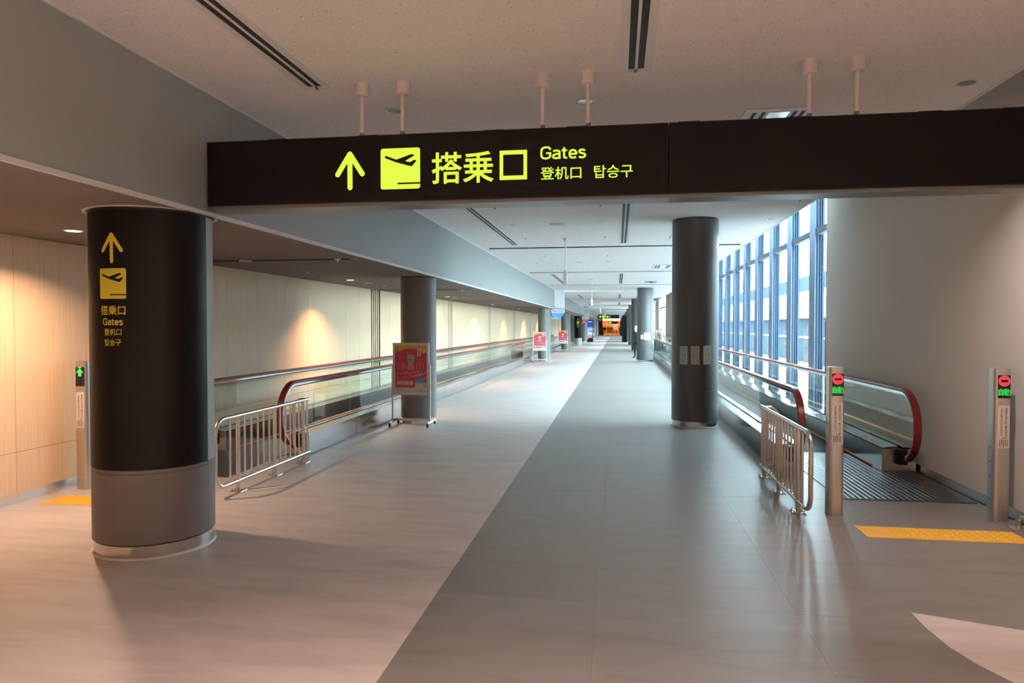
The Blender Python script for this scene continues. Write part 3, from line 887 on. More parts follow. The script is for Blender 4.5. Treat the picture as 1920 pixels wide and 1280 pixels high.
# ------------------------------------------------------------------ moving walkways
def walkway(side, y0, y1, label):
    """side -1: left one, +1: right one.  x runs outward (u) from the hall edge so both are mirror images"""
    t = thing("moving_walkway", (side * 3.4 if side > 0 else -4.65, (y0 + y1) / 2, 0), label, "moving walkway", "moving walkways along both sides")
    if side < 0:
        X = lambda u: -3.90 - u
        UN, UP0, UP1, UF, UE = 0.16, 0.30, 1.15, 1.33, 1.50
    else:
        X = lambda u: 1.82 + u
        UN, UP0, UP1, UF, UE = 0.16, 0.30, 1.14, 1.33, 1.51
    def bx(mb, u0, u1, a, b, z0, z1):
        xa, xb = sorted((X(u0), X(u1)))
        return mb.box(xa, xb, a, b, z0, z1)
    def pr(mb, poly, a, b):
        return mb.prism([(X(p[0]), p[1]) for p in poly], 'y', a, b)
    ya, yb = y0 + 0.55, y1 - 0.55                # straight part of the base blocks
    # landing plates (ridged steel) and running belt
    bx(MB(), 0.28, UE - 0.02, y0 - 0.85, y0 + 1.65, 0.0, 0.008).build("landing_plate", M['steel_dark'], t, bevel=0.003)
    bx(MB(), 0.28, UE - 0.02, y1 - 1.65, y1 + 0.85, 0.0, 0.008).build("landing_plate", M['steel_dark'], t, bevel=0.003)
    rid = MB()
    u = 0.31
    while u < UE - 0.05:
        rid.add([(X(u), y0 - 0.83, .008), (X(u + .009), y0 - 0.83, .011), (X(u + .018), y0 - 0.83, .008), (X(u), y0 + 1.62, .008), (X(u + .009), y0 + 1.62, .011), (X(u + .018), y0 + 1.62, .008)],
                [(0, 1, 4, 3), (1, 2, 5, 4), (0, 2, 1), (3, 4, 5)])
        u += 0.055
    tag(rid.build("ridges", M['steel_ridge'], t), kind='stuff')
    bx(MB(), UP0, UP1, y0 + 1.65, y1 - 1.65, 0.0, 0.010).build("belt", M['steel_dark'], t)
    gro = MB()
    u = UP0 + .01
    while u < UP1 - .01:
        bx(gro, u, u + .006, y0 + 1.66, y1 - 1.66, .010, .015)
        u += .020
    tag(gro.build("belt_ribs", M['slot'], t), kind='stuff')
    bx(MB(), UP0 + 0.0, UP0 + .025, ya + 0.3, yb - 0.3, 0.012, 0.03).build("edge_line", M['warn_orange'], t)
    bx(MB(), UP1 - .012, UP1, ya + 0.3, yb - 0.3, 0.012, 0.03).build("edge_line", M['warn_orange'], t)
    # inner hall-side base: outer cladding panels, sloped top, inner skirt
    q = ya
    step = 1.62
    while q < yb - 0.05:
        e = min(q + step, yb)
        bx(MB(), 0.0, 0.03, q + 0.004, e - 0.004, 0.012, 0.272).build("cladding_panel", M['steel_skirt'], t)
        step = 1.79
        q = e
    bx(MB(), 0.03, 0.26, ya + 0.002, yb - 0.002, 0.012, 0.265).build("base_block", M['steel_dark'], t)
    pr(MB(), [(0.0, 0.272), (0.0, 0.282), (UN - 0.02, 0.296), (UN - 0.02, 0.286)], ya, yb).build("outer_deck", M['steel_skirt'], t)
    pr(MB(), [(UN + 0.02, 0.296), (UN + 0.02, 0.284), (UP0, 0.262), (UP0, 0.275)], ya, yb).build("inner_deck", M['steel_skirt'], t)
    bx(MB(), UP0 - 0.012, UP0, ya, yb, 0.012, 0.275).build("skirt", M['steel_skirt'], t)
    # wall-side base
    bx(MB(), UP1, UP1 + 0.012, ya, yb, 0.012, 0.275).build("skirt", M['steel_skirt'], t)
    bx(MB(), UP1 + 0.02, UE - 0.02, ya + 0.002, yb - 0.002, 0.012, 0.262).build("base_block", M['steel_dark'], t)
    pr(MB(), [(UP1, 0.262), (UP1, 0.275), (UF - 0.02, 0.296), (UF - 0.02, 0.284)], ya, yb).build("inner_deck", M['steel_skirt'], t)
    pr(MB(), [(UF + 0.02, 0.284), (UF + 0.02, 0.296), (UE - 0.01, 0.29), (UE - 0.01, 0.28)], ya, yb).build("outer_deck", M['steel_skirt'], t)
    # end caps of the two blocks, with the black rubber inlet the handrail runs into
    for yy, s in ((ya, -1), (yb, 1)):
        bx(MB(), 0.0, UP0, *sorted((yy, yy + s * 0.02)), 0.012, 0.272).build("end_cap", M['steel_fine'], t, bevel=0.003)
        bx(MB(), UP1, UE - 0.01, *sorted((yy, yy + s * 0.02)), 0.012, 0.262).build("end_cap", M['steel_fine'], t, bevel=0.003)
        for uc in (UN, UF):
            bx(MB(), uc - 0.055, uc + 0.055, *sorted((yy + s * 0.015, yy + s * 0.10)), 0.10, 0.27).build("handrail_inlet", M['black'], t, bevel=0.01)
        for uc in (UP0 + 0.001, UP1 - 0.001):
            pass
    # glass, rail, handrail on both sides
    R = 0.395
    zc, zt = 0.545, 0.94
    for uc in (UN, UF):
        c0, c1 = y0 + 0.46, y1 - 0.46
        path = []
        n = 18
        for i in range(n + 1):                                      # near newel, from the inlet up and over
            g = math.radians(-112 - (i / n) * 158)
            path.append((X(uc), c0 + R * math.cos(g) * 1.0, zc + R * math.sin(g)))
        for i in range(n + 1):
            g = math.radians(90 - (i / n) * 158)
            path.append((X(uc), c1 + R * math.cos(g), zc + R * math.sin(g)))
        sec = [(-0.040, -0.012), (-0.040, 0.006), (-0.030, 0.018), (0.030, 0.018), (0.040, 0.006), (0.040, -0.012), (0.030, -0.02), (-0.030, -0.02)]
        # frame lies in the y/z plane, so sweep with side = x
        vs, fs = [], []
        P = [Vector(p) for p in path]
        def ring(sect, shrink):
            m = MB()
            k = len(sect)
            vs = []
            for i in range(len(P)):
                tt = (P[min(i + 1, len(P) - 1)] - P[max(i - 1, 0)]).normalized()
                sd = Vector((1, 0, 0))
                up = tt.cross(sd) if False else Vector((0, -tt.z, tt.y))
                for a, b in sect:
                    vs.append(P[i] + sd * a + up * (b - shrink))
            fs = []
            for i in range(len(P) - 1):
                for j in range(k):
                    fs.append((i * k + j, i * k + (j + 1) % k, (i + 1) * k + (j + 1) % k, (i + 1) * k + j))
            fs += [tuple(range(k)), tuple(range((len(P) - 1) * k, len(P) * k))]
            return m.add(vs, fs)
        ring(sec, 0.0).build("handrail", M['red_rubber'], t, smooth=True)['label'] = "dark red rubber handrail"
        ring([(-0.026, -0.012), (-0.026, 0.014), (0.026, 0.014), (0.026, -0.012), (0.014, -0.028), (-0.014, -0.028)], 0.032).build("rail_profile", M['steel_mirror'], t, smooth=True)['label'] = "bright steel rail under the handrail"
        # glass panes; the end panes follow the round newel
        gy = [c0 + 0.75]
        while gy[-1] + 1.79 < c1 - 0.75:
            gy.append(gy[-1] + 1.79)
        if c1 - 0.75 - gy[-1] > 0.3: gy.append(c1 - 0.75)
        for a, b in zip(gy[:-1], gy[1:]):
            bx(MB(), uc - 0.006, uc + 0.006, a + 0.003, b - 0.003, 0.288, zt - 0.05).build("glass_pane", M['glass'], t)
        r2 = R - 0.055
        for cc, s, ee in ((c0, -1, gy[0]), (c1, 1, gy[-1])):
            poly = [(ee - s * -0.003 if False else ee + s * 0.003, 0.288), (ee + s * 0.003, zc + r2)]
            for i in range(13):
                g = math.radians(90 - 140 * i / 12)
                poly.append((cc + s * r2 * math.cos(g), max(zc + r2 * math.sin(g), 0.288)))
            MB().prism(poly, 'x', X(uc) - 0.006, X(uc) + 0.006).build("glass_pane", M['glass'], t)
    return t
wkL = walkway(-1, 7.82, 57.0, "long moving walkway along the wood wall behind the poster stands")
wkR = walkway(1, 7.82, 57.0, "moving walkway along the windows beside the pillar with plates")

# stickers on the far deck of the right walkway
for yy, mt in ((8.95, 'sticker'), (9.75, 'sticker'), (11.3, 'sticker'), (12.4, 'sticker')):
    MB().prism([(2.98, 0.279), (3.10, 0.2935), (3.10, 0.2945), (2.98, 0.280)], 'y', yy, yy + 0.22).build("sticker", M[mt], wkR)['label'] = "white notice sticker on the deck"
    MB().prism([(3.0, 0.2825), (3.05, 0.2885), (3.05, 0.2893), (3.0, 0.2833)], 'y', yy + 0.03, yy + 0.19).build("print", M['sticker_blue'], wkR)

# ------------------------------------------------------------------ queue rails
def arc_pts(c, r, a0, a1, n, fn):
    return [fn(c[0] + r * math.cos(math.radians(a0 + (a1 - a0) * i / n)), c[1] + r * math.sin(math.radians(a0 + (a1 - a0) * i / n))) for i in range(n + 1)]
def queue_rail(x, sgn, label):
    t = thing("guard_rail", (x, 7.1, 0), label, "railing", "steel guard rails at the walkway entrances")
    zt, zb, yn, yf, r = 0.755, 0.105, 6.02, 8.02, 0.145
    f = lambda a, b: (x, a, b)
    p = [(x, yf, zt)] + arc_pts((yn + r, zt - r), r, 90, 180, 8, f) + arc_pts((yn + r, zb + r), r, 180, 270, 8, f) + [(x, yf, zb)]
    MB().tube(p, 0.0205, 14).build("frame_tube", M['steel_fine'], t, smooth=True)
    g = lambda a, b: (x + sgn * a, yf - 0.05, b)
    p = [(x, yf - 0.05, zt)] + arc_pts((0.17 - 0.11, zt - 0.11), 0.11, 90, 0, 6, g) + arc_pts((0.17 - 0.11, zb + 0.11), 0.11, 0, -90, 6, g) + [(x, yf - 0.05, zb)]
    MB().tube(p, 0.0185, 12).build("return_loop", M['steel_fine'], t, smooth=True)
    posts = (6.42, 7.17, 7.87)
    for yy in posts:
        po = MB().cyl(x, yy, 0.006, zt - 0.01, 0.0205, 14).build("post", M['steel_fine'], t, smooth=True)
        MB().box(x - 0.062, x + 0.062, yy - 0.062, yy + 0.062, 0.0, 0.007).build("base_plate", M['steel_fine'], po, bevel=0.002)
        for a in (-1, 1):
            for b in (-1, 1):
                MB().lathe(x + a * 0.043, yy + b * 0.043, [(0.014, 0.007), (0.014, 0.014), (0.006, 0.0145), (0.006, 0.03), (0.0005, 0.031)], 8).build("bolt", M['steel_fine'], po, smooth=True)
    ys_ = [6.28, 6.55, 6.68, 6.81, 6.93, 7.05, 7.30, 7.42, 7.54, 7.66, 7.76, 7.98]
    b0 = None
    for yy in ys_:
        MB().cyl(x, yy, zb, zt, 0.0105, 10).build("baluster", M['steel_fine'], t, smooth=True)
    return t
queue_rail(-3.75, -1, "steel guard rail left of the hall, beside the sign pillar")
queue_rail(1.585, 1, "steel guard rail right of the hall, beside the first bollard")

# ------------------------------------------------------------------ signal bollards
def bollard(x, y, w, left, label):
    t = thing("signal_post", (x, y, 0), label, "bollard", "stainless signal posts at the walkway entrances")
    d, h = 0.14, 1.288
    out = rrect(x - w / 2, x + w / 2, y - d / 2, y + d / 2, 0.036, 8)
    MB().prism(out, 'z', 0.0, h).build("body", M['steel'], t, smooth=True)
    MB().prism(rrect(x - w / 2 + .004, x + w / 2 - .004, y - d / 2 + .004, y + d / 2 - .004, 0.034, 8), 'z', h, h + 0.006).build("cap", M['steel_fine'], t, smooth=True)
    yf = y - d / 2 - 0.0025
    hw = 0.047
    xc = x + 0.002
    # curved-looking face plate is flat: display window
    sc = MB().box(xc - hw, xc + hw, yf, yf + 0.03, 1.045, 1.238).build("display", M['led_black'], t)
    m = MB()
    if not left:
        zc = 1.19
        disc(m, xc, zc, hw * 0.98, yf - 0.001, 28)
        m.build("no_entry_symbol", M['led_red'], sc)['label'] = "red no-entry disc"
        m = MB()
        flat(m, [(xc - 0.028, zc - 0.010), (xc + 0.028, zc - 0.010), (xc + 0.028, zc + 0.010), (xc - 0.028, zc + 0.010)], yf - 0.002)
        m.build("bar", M['led_black'], sc)
        m = MB()
        put_text(m, "自", xc - hw + 0.002, 1.068, 1, yf - 0.001, fit=0.038, fith=0.058, offset=0.02)
        put_text(m, "動", xc - 0.004, 1.066, 1, yf - 0.001, fit=0.050, fith=0.060, offset=0.003)
        m.build("lettering", M['led_green'], sc)['label'] = "green lit characters"
    else:
        flat(m, [(xc - .017, 1.145), (xc + .017, 1.145), (xc + .017, 1.18), (xc + .042, 1.18), (xc, 1.226), (xc - .042, 1.18), (xc - .017, 1.18)], yf - 0.001)
        flat(m, [(xc - .018, 1.226), (xc + .018, 1.226), (xc + .018, 1.237), (xc - .018, 1.237)], yf - 0.0012)
        m.build("arrow", M['led_green_bright'], sc)['label'] = "green lit arrow pointing up"
    # notice label with two upright columns of text
    lx0, lx1 = (x - 0.044, x + 0.046)
    la = MB().box(lx0, lx1, yf + 0.0005, yf + 0.004, 0.625, 0.985).build("notice_label", M['label_paper'], t)
    la['label'] = "pale label with upright black lettering"
    m = MB()
    W = lx1 - lx0
    for ci, (sx, st) in enumerate(((0.72, "事故防止のため、乗り口では"), (0.33, "立ち止まらないでください。"))):
        z = 0.962
        for chx in st:
            hgt = 0.0185
            if chx in "、。":
                put_text(m, chx, lx0 + W * sx + 0.006, z - 0.006, 1, yf - 0.0005, fith=0.006)
                z -= 0.016
                continue
            put_text(m, chx, lx0 + W * sx, z - hgt + 0.002, 1, yf - 0.0005, align='CENTER', fit=0.0175, fith=0.017, offset=0.004)
            z -= 0.0192
    put_text(m, "注意", lx0 + W * 0.60, 0.704, 1, yf - 0.0005, align='CENTER', fit=0.024, fith=0.011, offset=0.01)
    for k in range(5):
        zz = 0.697
        while zz > 0.64 + 0.008 * (k % 2):
            hh = random.uniform(0.004, 0.007)
            xx = lx0 + W * (0.18 + 0.16 * k)
            flat(m, [(xx - .003, zz - hh), (xx + .003, zz - hh), (xx + .003, zz), (xx - .003, zz)], yf - 0.0005)
            zz -= hh + 0.002
    m.build("lettering", M['ink'], la)
    m = MB()
    flat(m, [(lx0 + W * .36, .704), (lx0 + W * .48, .704), (lx0 + W * .42, .715)], yf - 0.0006)
    m.build("warning_triangle", M['warn_orange'], la)
    for zz in (0.10, 0.165):
        MB().sphere((x + w * 0.13, y - d / 2, zz), 0.005, 8, 6).build("rivet", M['steel_mirror'], t, smooth=True)
    s = -1 if not left else 1
    for zz in (0.10, 0.18, 0.37, 0.50, 0.62):
        MB().sphere((x + s * w / 2, y, zz), 0.005, 8, 6).build("rivet", M['black'], t, smooth=True)
    return t
bollard(1.885, 6.42, 0.125, False, "steel signal post with red disc beside the right guard rail")
bollard(3.200, 6.42, 0.130, False, "steel signal post with red disc against the right wall")
bollard(-5.346, 6.30, 0.130, True, "steel signal post with green arrow, half behind the sign pillar")

# stub of a wall-side rail at the right picture edge
st = thing("guard_rail", (3.235, 6.15, 0), "low steel tube rail by the right wall baseboard", "railing", "steel guard rails at the walkway entrances")
MB().tube([(3.235, 6.17, 0.0), (3.235, 6.17, 0.07), (3.238, 6.155, 0.095), (3.245, 6.12, 0.108), (3.25, 6.0, 0.11), (3.25, 4.6, 0.11), (3.248, 4.5, 0.09), (3.248, 4.48, 0.0)], 0.024, 12).build("tube", M['steel_fine'], st, smooth=True)
MB().box(3.175, 3.30, 6.11, 6.23, 0.0, 0.007).build("base_plate", M['steel_fine'], st, bevel=0.002)
MB().box(3.19, 3.30, 4.42, 4.54, 0.0, 0.007).build("base_plate", M['steel_fine'], st, bevel=0.002)

# ------------------------------------------------------------------ tactile strips
def tactile(x0, x1, y0, y1, label):
    t = thing("tactile_strip", ((x0 + x1) / 2, (y0 + y1) / 2, 0), label, "tactile paving", "yellow tactile strips before the walkways")
    n = 4
    w = (x1 - x0) / n
    for i in range(n):
        a = x0 + i * w
        ti = MB().box(a + 0.0008, a + w - 0.0008, y0, y1, 0.0, 0.0035).build("tile", M['yellow'], t)
        m = MB()
        k = 5
        for p in range(k):
            for q in range(k):
                m.cyl(a + w * (p + .5) / k, y0 + (y1 - y0) * (q + .5) / k, 0.0035, 0.0075, 0.012, 10, 0.007)
        tag(m.build("bumps", M['yellow'], ti, smooth=True), kind='stuff')
tactile(1.935, 3.125, 5.74, 6.05, "yellow tactile strip on grey floor before the right walkway")
tactile(-5.31, -4.12, 5.68, 5.99, "yellow tactile strip on pale floor behind the sign pillar")

# ------------------------------------------------------------------ poster stands
PM = dict(red=simple("poster_red", (0.62, 0.050, 0.080), 0.45), yellow=simple("poster_yellow", (0.72, 0.38, 0.03), 0.45), paper=simple("poster_paper", (0.78, 0.74, 0.70), 0.5),
          grey=simple("poster_grey", (0.52, 0.50, 0.47), 0.5), blue=simple("poster_blue", (0.12, 0.36, 0.60), 0.45), pink=simple("poster_pink", (0.70, 0.30, 0.32), 0.45),
          gold=simple("poster_gold", (0.75, 0.42, 0.16), 0.5), ink=M['ink'], pale=simple("poster_pale_pink", (0.78, 0.24, 0.24), 0.45))
PK = list(PM)
PI = {k: i for i, k in enumerate(PK)}
def poster_mesh(x0, x1, z0, z1, y):
    """flat print: fairground-red sheet with a capsule machine, lettering, boxes and logo strip"""
    m = MB()
    W, Hh = x1 - x0, z1 - z0
    X = lambda a: x0 + W * a
    Z = lambda b: z0 + Hh * b
    d = -0.0004
    L = lambda k: y + d * k
    flat(m, [(x0, z0), (x1, z0), (x1, z1), (x0, z1)], L(0), PI['paper'])
    flat(m, [(X(.02), Z(.10)), (X(.98), Z(.10)), (X(.98), Z(.98)), (X(.02), Z(.98))], L(1), PI['yellow'])
    # red field with a domed top edge and a cut lower-right corner
    top = [(X(.98 - .96 * i / 16), Z(.83 + .085 * math.sin(math.pi * i / 16))) for i in range(17)]
    flat(m, [(X(.02), Z(.10)), (X(.58), Z(.10)), (X(.66), Z(.15)), (X(.98), Z(.215))] + top, L(2), PI['red'])
    disc(m, X(.50), Z(.715), W * .125, L(4), 28, mi=PI['grey'])
    flat(m, [(X(.385), Z(.485)), (X(.615), Z(.485)), (X(.575), Z(.64)), (X(.425), Z(.64))], L(3), PI['pink'])
    flat(m, [(X(.36), Z(.478)), (X(.64), Z(.478)), (X(.64), Z(.487)), (X(.36), Z(.487))], L(4), PI['pink'])
    disc(m, X(.50), Z(.595), W * .032, L(4), 16, mi=PI['gold'])
    for i in range(9):
        g = i * 0.7
        disc(m, X(.50 + .07 * math.cos(g) * (0.4 + .07 * i)), Z(.685 + .02 * math.sin(g * 1.7)), W * .014, L(5), 10, mi=PI['ink' if i % 3 == 0 else 'paper' if i % 3 == 1 else 'blue'])
    # burst lines and small festive figures drawn as pale strokes
    for k, (a, b, c, e) in enumerate(((.11, .79, .27, .74), (.08, .695, .22, .68), (.14, .76, .20, .742), (.66, .69, .95, .71), (.70, .675, .88, .685), (.66, .735, .86, .76))):
        capsule(m, (X(a), Z(b)), (X(c), Z(e)), W * .010, L(3), PI['pale'])
    for k, (a, h) in enumerate(((.12, .11), (.22, .08), (.27, .09), (.33, .06), (.68, .09), (.78, .11), (.88, .10))):
        capsule(m, (X(a), Z(.50)), (X(a), Z(.50 + h)), W * .03, L(3), PI['pale'])
        disc(m, X(a), Z(.515 + h), W * .016, L(4), 10, mi=PI['pale'])
    # bold white bracket shape at upper right, badge beside it
    flat(m, [(X(.69), Z(.755)), (X(.725), Z(.755)), (X(.735), Z(.885)), (X(.775), Z(.895)), (X(.765), Z(.755)), (X(.80), Z(.755)), (X(.82), Z(.935)), (X(.70), Z(.905))], L(5), PI['paper'])
    disc(m, X(.885), Z(.855), W * .065, L(4), 20, mi=PI['pink'])
    for b in (.885, .86, .835):
        capsule(m, (X(.845), Z(b)), (X(.93), Z(b + .006)), W * .014, L(5), PI['paper'])
    disc(m, X(.10), Z(.885), W * .028, L(4), 12, mi=PI['blue'])
    disc(m, X(.17), Z(.855), W * .018, L(4), 12, mi=PI['gold'])
    # lettering
    put_text(m, "ジャイアントガチャ", X(.07), Z(.355), 1, L(6), fit=W * .78, fith=Hh * .062, offset=0.006, rot=0.09, mi=PI['paper'])
    put_text(m, "わくわく", X(.07), Z(.268), 1, L(6), fit=W * .40, fith=Hh * .06, offset=0.006, rot=0.07, mi=PI['gold'])
    put_text(m, "Campaign", X(.50), Z(.295), 1, L(6), fit=W * .40, fith=Hh * .06, offset=0.004, rot=0.24, mi=PI['paper'])
    capsule(m, (X(.89), Z(.37)), (X(.96), Z(.45)), W * .012, L(6), PI['paper'])
    for a, b in ((.08, .235), (.255, .42), (.44, .565)):
        flat(m, [(X(a), Z(.16)), (X(b), Z(.16)), (X(b), Z(.235)), (X(a), Z(.235))], L(4), PI['paper'])
        capsule(m, (X(a + .04), Z(.205)), (X(b - .04), Z(.205)), W * .012, L(5), PI['pink'])
        capsule(m, (X(a + .03), Z(.183)), (X(b - .03), Z(.183)), W * .010, L(5), PI['grey'])
    disc(m, X(.775), Z(.195), W * .16, L(4), 28, 0, math.pi, mi=PI['blue'])
    disc(m, X(.775), Z(.195), W * .16, L(4), 28, math.pi * 1.05, math.pi * 1.95, mi=PI['paper'])
    flat(m, [(X(.617), Z(.195)), (X(.933), Z(.195)), (X(.933), Z(.17)), (X(.617), Z(.17))], L(4), PI['paper'])
    capsule(m, (X(.84), Z(.275)), (X(.94), Z(.30)), W * .05, L(5), PI['pink'])
    capsule(m, (X(.70), Z(.155)), (X(.74), Z(.155)), W * .014, L(6), PI['grey'])
    put_text(m, "KIX", X(.09), Z(.038), 1, L(3), fit=W * .12, fith=Hh * .024, offset=0.01, mi=PI['ink'])
    disc(m, X(.055), Z(.05), W * .014, L(3), 10, mi=PI['ink'])
    capsule(m, (X(.60), Z(.052)), (X(.71), Z(.052)), W * .012, L(3), PI['grey'])
    disc(m, X(.79), Z(.05), W * .016, L(3), 10, mi=PI['ink'])
    capsule(m, (X(.84), Z(.058)), (X(.93), Z(.058)), W * .008, L(3), PI['grey'])
    capsule(m, (X(.84), Z(.042)), (X(.95), Z(.042)), W * .008, L(3), PI['grey'])
    return m
M['alu'] = simple("pale_aluminium", (0.70, 0.68, 0.64), 0.35, metal=0.4)
def poster_stand(x, y, label):
    t = thing("poster_stand", (x, y, 0), label, "poster stand", "red poster stands by the left pillars")
    w = 0.306
    MB().box(x - w, x + w, y + 0.002, y + 0.022, 0.515, 1.372).build("back_board", M['alu'], t)
    poster_mesh(x - 0.279, x + 0.279, 0.555, 1.345, y + 0.001).build("poster", [PM[k] for k in PK], t)['label'] = "red and yellow campaign poster with a capsule machine"
    for a, b, c, d in ((x - w, x - 0.279, 0.515, 1.372), (x + 0.279, x + w, 0.515, 1.372), (x - 0.279, x + 0.279, 0.515, 0.555), (x - 0.279, x + 0.279, 1.345, 1.372)):
        MB().box(a, b, y - 0.008, y + 0.012, c, d).build("frame_bar", M['alu'], t)
    for s in (-1, 1):
        lx = x + s * (w + 0.012)
        MB().box(lx - 0.011, lx + 0.011, y - 0.006, y + 0.024, 0.075, 1.01).build("leg", M['alu'], t, bevel=0.002)
        ba = MB().box(lx - 0.014, lx + 0.014, y - 0.16, y + 0.34, 0.055, 0.085).build("foot_bar", M['white'], t, bevel=0.002)
        for yy in (y - 0.14, y + 0.31):
            m = MB()
            cyl = [(lx - 0.011, yy + 0.024 * math.cos(g), 0.024 + 0.024 * math.sin(g)) for g in [2 * math.pi * i / 14 for i in range(14)]]
            m.add(cyl + [(p[0] + 0.022, p[1], p[2]) for p in cyl], [tuple(range(13, -1, -1)), tuple(range(14, 28))] + [(i, (i + 1) % 14, (i + 1) % 14 + 14, i + 14) for i in range(14)])
            m.box(lx - 0.016, lx + 0.016, yy - 0.02, yy + 0.012, 0.042, 0.056)
            m.build("caster", M['black'], ba, smooth=True)
    MB().box(x - w, x + w, y - 0.002, y + 0.018, 0.085, 0.125).build("lower_rail", M['alu'], t, bevel=0.002)
    MB().box(x - w + 0.02, x - w + 0.09, y - 0.004, y - 0.001, 0.097, 0.112).build("maker_plate", M['black'], t)
    return t
s1 = poster_stand(-3.365, 11.03, "red poster stand on casters at the pillar nearest to view")
copy_thing(s1, (-3.545, 31.75, 0), "red poster stand at the pillar with the blue banner")
copy_thing(s1, (-3.50, 44.9, 0), "red poster stand, third along the left row of pillars")
copy_thing(s1, (-3.03, 84.0, 0), "red poster stand farthest away, just right of the lit screen")

# ------------------------------------------------------------------ hanging banners at the beam ends
BM = [simple("banner_white", (0.74, 0.76, 0.79), 0.5), M['ink'], simple("banner_blue", (0.045, 0.36, 0.74), 0.45), simple("banner_red", (0.62, 0.05, 0.14), 0.45), simple("banner_grey", (0.45, 0.52, 0.62), 0.5)]
def banner(y, x0, x1, xl, z0, z1, ztop, second, label):
    """tall sheet at the beam end; the lower part widens left under the beam and its lower right corner is rounded"""
    t = thing("hanging_banner", ((x0 + x1) / 2, y, z0), label, "banner")
    zb = ZS - 0.03
    W = x1 - x0
    R_ = W * 0.95
    lower = [(xl, z0), (x1 - R_ * 1.02, z0)] + [(x1 - R_ + R_ * math.sin(math.pi / 2 * i / 12), z0 + R_ * 0.86 * (1 - math.cos(math.pi / 2 * i / 12))) for i in range(1, 13)]
    out = lower + [(x1, ztop), (x0, ztop), (x0, zb), (xl, zb)]
    MB().prism(out, 'y', y, y + 0.04).build("board", BM[0], t)
    m = MB()
    zs0, zs1 = z0 + 0.055, z0 + 0.305
    band = [(xl, zs0)] + [(x, z) for x, z in lower[1:] if z > zs0 and z < zs1]
    xr0 = x1 - R_ + R_ * math.sqrt(max(0, 1 - (1 - (zs0 - z0) / (R_ * 0.86)) ** 2))
    xr1 = x1 - R_ + R_ * math.sqrt(max(0, 1 - (1 - min(1, (zs1 - z0) / (R_ * 0.86))) ** 2))
    band = [(xl, zs0), (xr0, zs0)] + [(x, z) for x, z in lower[2:] if zs0 < z < zs1] + [(xr1, zs1), (xl, zs1)]
    flat(m, band, y - 0.002, 3 if second else 2)
    if not second:
        put_text(m, "Have a", x0 + W * .06, z0 + 0.475, 1, y - 0.002, fit=W * .88, fith=0.10, offset=0.004, mi=1)
        put_text(m, "nice trip!", xl + 0.06, z0 + 0.325, 1, y - 0.002, fit=(x1 - xl) * .86, fith=0.125, offset=0.004, mi=1)
        disc(m, xl + .085, z0 + .14, .025, y - 0.003, 12, mi=3)
        put_text(m, "KIX", xl + .14, z0 + .11, 1, y - 0.003, fit=.17, fith=.06, offset=0.01, mi=0)
        capsule(m, (xl + .05, z0 + .245), (x1 - .16, z0 + .245), .022, y - 0.003, 4)
        capsule(m, (xl + .34, z0 + .14), (x1 - .20, z0 + .14), .014, y - 0.003, 4)
        # little plane and a dotted caption near the top
        flat(m, [(x0 + W * (.60 + .30 * a), ztop - .16 + .10 * b) for a, b in [(p[0], p[1] - .5) for p in PLANE]], y - 0.002, 1)
        for i in range(8):
            disc(m, x0 + W * (.12 + .1 * i), ztop - .245 - .004 * i, .010, y - 0.002, 8, mi=4)
    else:
        for i, (s_, f_, h_) in enumerate((("Have", .80, .085), ("a", .16, .075), ("nice", .62, .085), ("trip!", .60, .10))):
            put_text(m, s_, (x0 + x1) / 2, ztop - .16 - .155 * i, 1, y - 0.002, align='CENTER', fit=W * f_, fith=h_, offset=0.004, mi=1)
        capsule(m, (xl + .06, z0 + .245), (x1 - .14, z0 + .245), .018, y - 0.003, 0)
        capsule(m, (xl + .10, z0 + .155), (x1 - .22, z0 + .155), .04, y - 0.003, 0)
    m.build("print", BM, t)
    MB().box(x0, x1, y - 0.004, y + 0.044, ztop - 0.012, ztop + 0.004).build("top_rail", M['white'], t)
    return t
banner(33.64, XB + 0.02, -2.54, -3.19, 1.985, 2.5, ZC - 0.01, False, "white and blue banner reading Have a nice trip on the beam end")
banner(59.42, -2.885, -2.40, -3.01, 1.90, 2.5, ZC - 0.004, True, "farther white and crimson banner above the lit screen")

# ------------------------------------------------------------------ digital screen, black totems
ds = thing("digital_screen", (-3.08, 72.1, 0), "tall black digital screen showing blue pictures on the left", "screen")
MB().box(-3.66, -2.50, 72.0, 72.25, 0, 2.27).build("casing", M['black'], ds, bevel=0.01)
m = MB()
X = lambda a: -3.60 + 1.05 * a
Z = lambda b: 0.42 + 1.76 * b
SM = [emit("screen_blue", (0.02, 0.03, 0.55), 1.0), emit("screen_sky", (0.35, 0.62, 1.0), 1.0), emit("screen_pink", (1.0, 0.10, 0.30), 1.0), emit("screen_white", (0.85, 0.9, 1.0), 1.0), emit("screen_navy", (0.005, 0.01, 0.12), 1.0)]
flat(m, [(X(0), Z(0)), (X(1), Z(0)), (X(1), Z(1)), (X(0), Z(1))], 71.995, 0)
flat(m, [(X(0), Z(.62)), (X(.45), Z(.62)), (X(.45), Z(.9)), (X(0), Z(.9))], 71.993, 4)
flat(m, [(X(.55), Z(.92)), (X(.95), Z(.92)), (X(.95), Z(.98)), (X(.55), Z(.98))], 71.993, 1)
capsule(m, (X(.36), Z(.72)), (X(.36), Z(.80)), 0.07, 71.992, 3)
flat(m, [(X(.03), Z(.615)), (X(.97), Z(.615)), (X(.97), Z(.595)), (X(.03), Z(.595))], 71.993, 3)
flat(m, [(X(0), Z(.12)), (X(1), Z(.12)), (X(1), Z(.57)), (X(0), Z(.57))], 71.993, 1)
flat(m, [(X(0), Z(.12)), (X(.5), Z(.12)), (X(.5), Z(.16)), (X(0), Z(.16))], 71.992, 3)
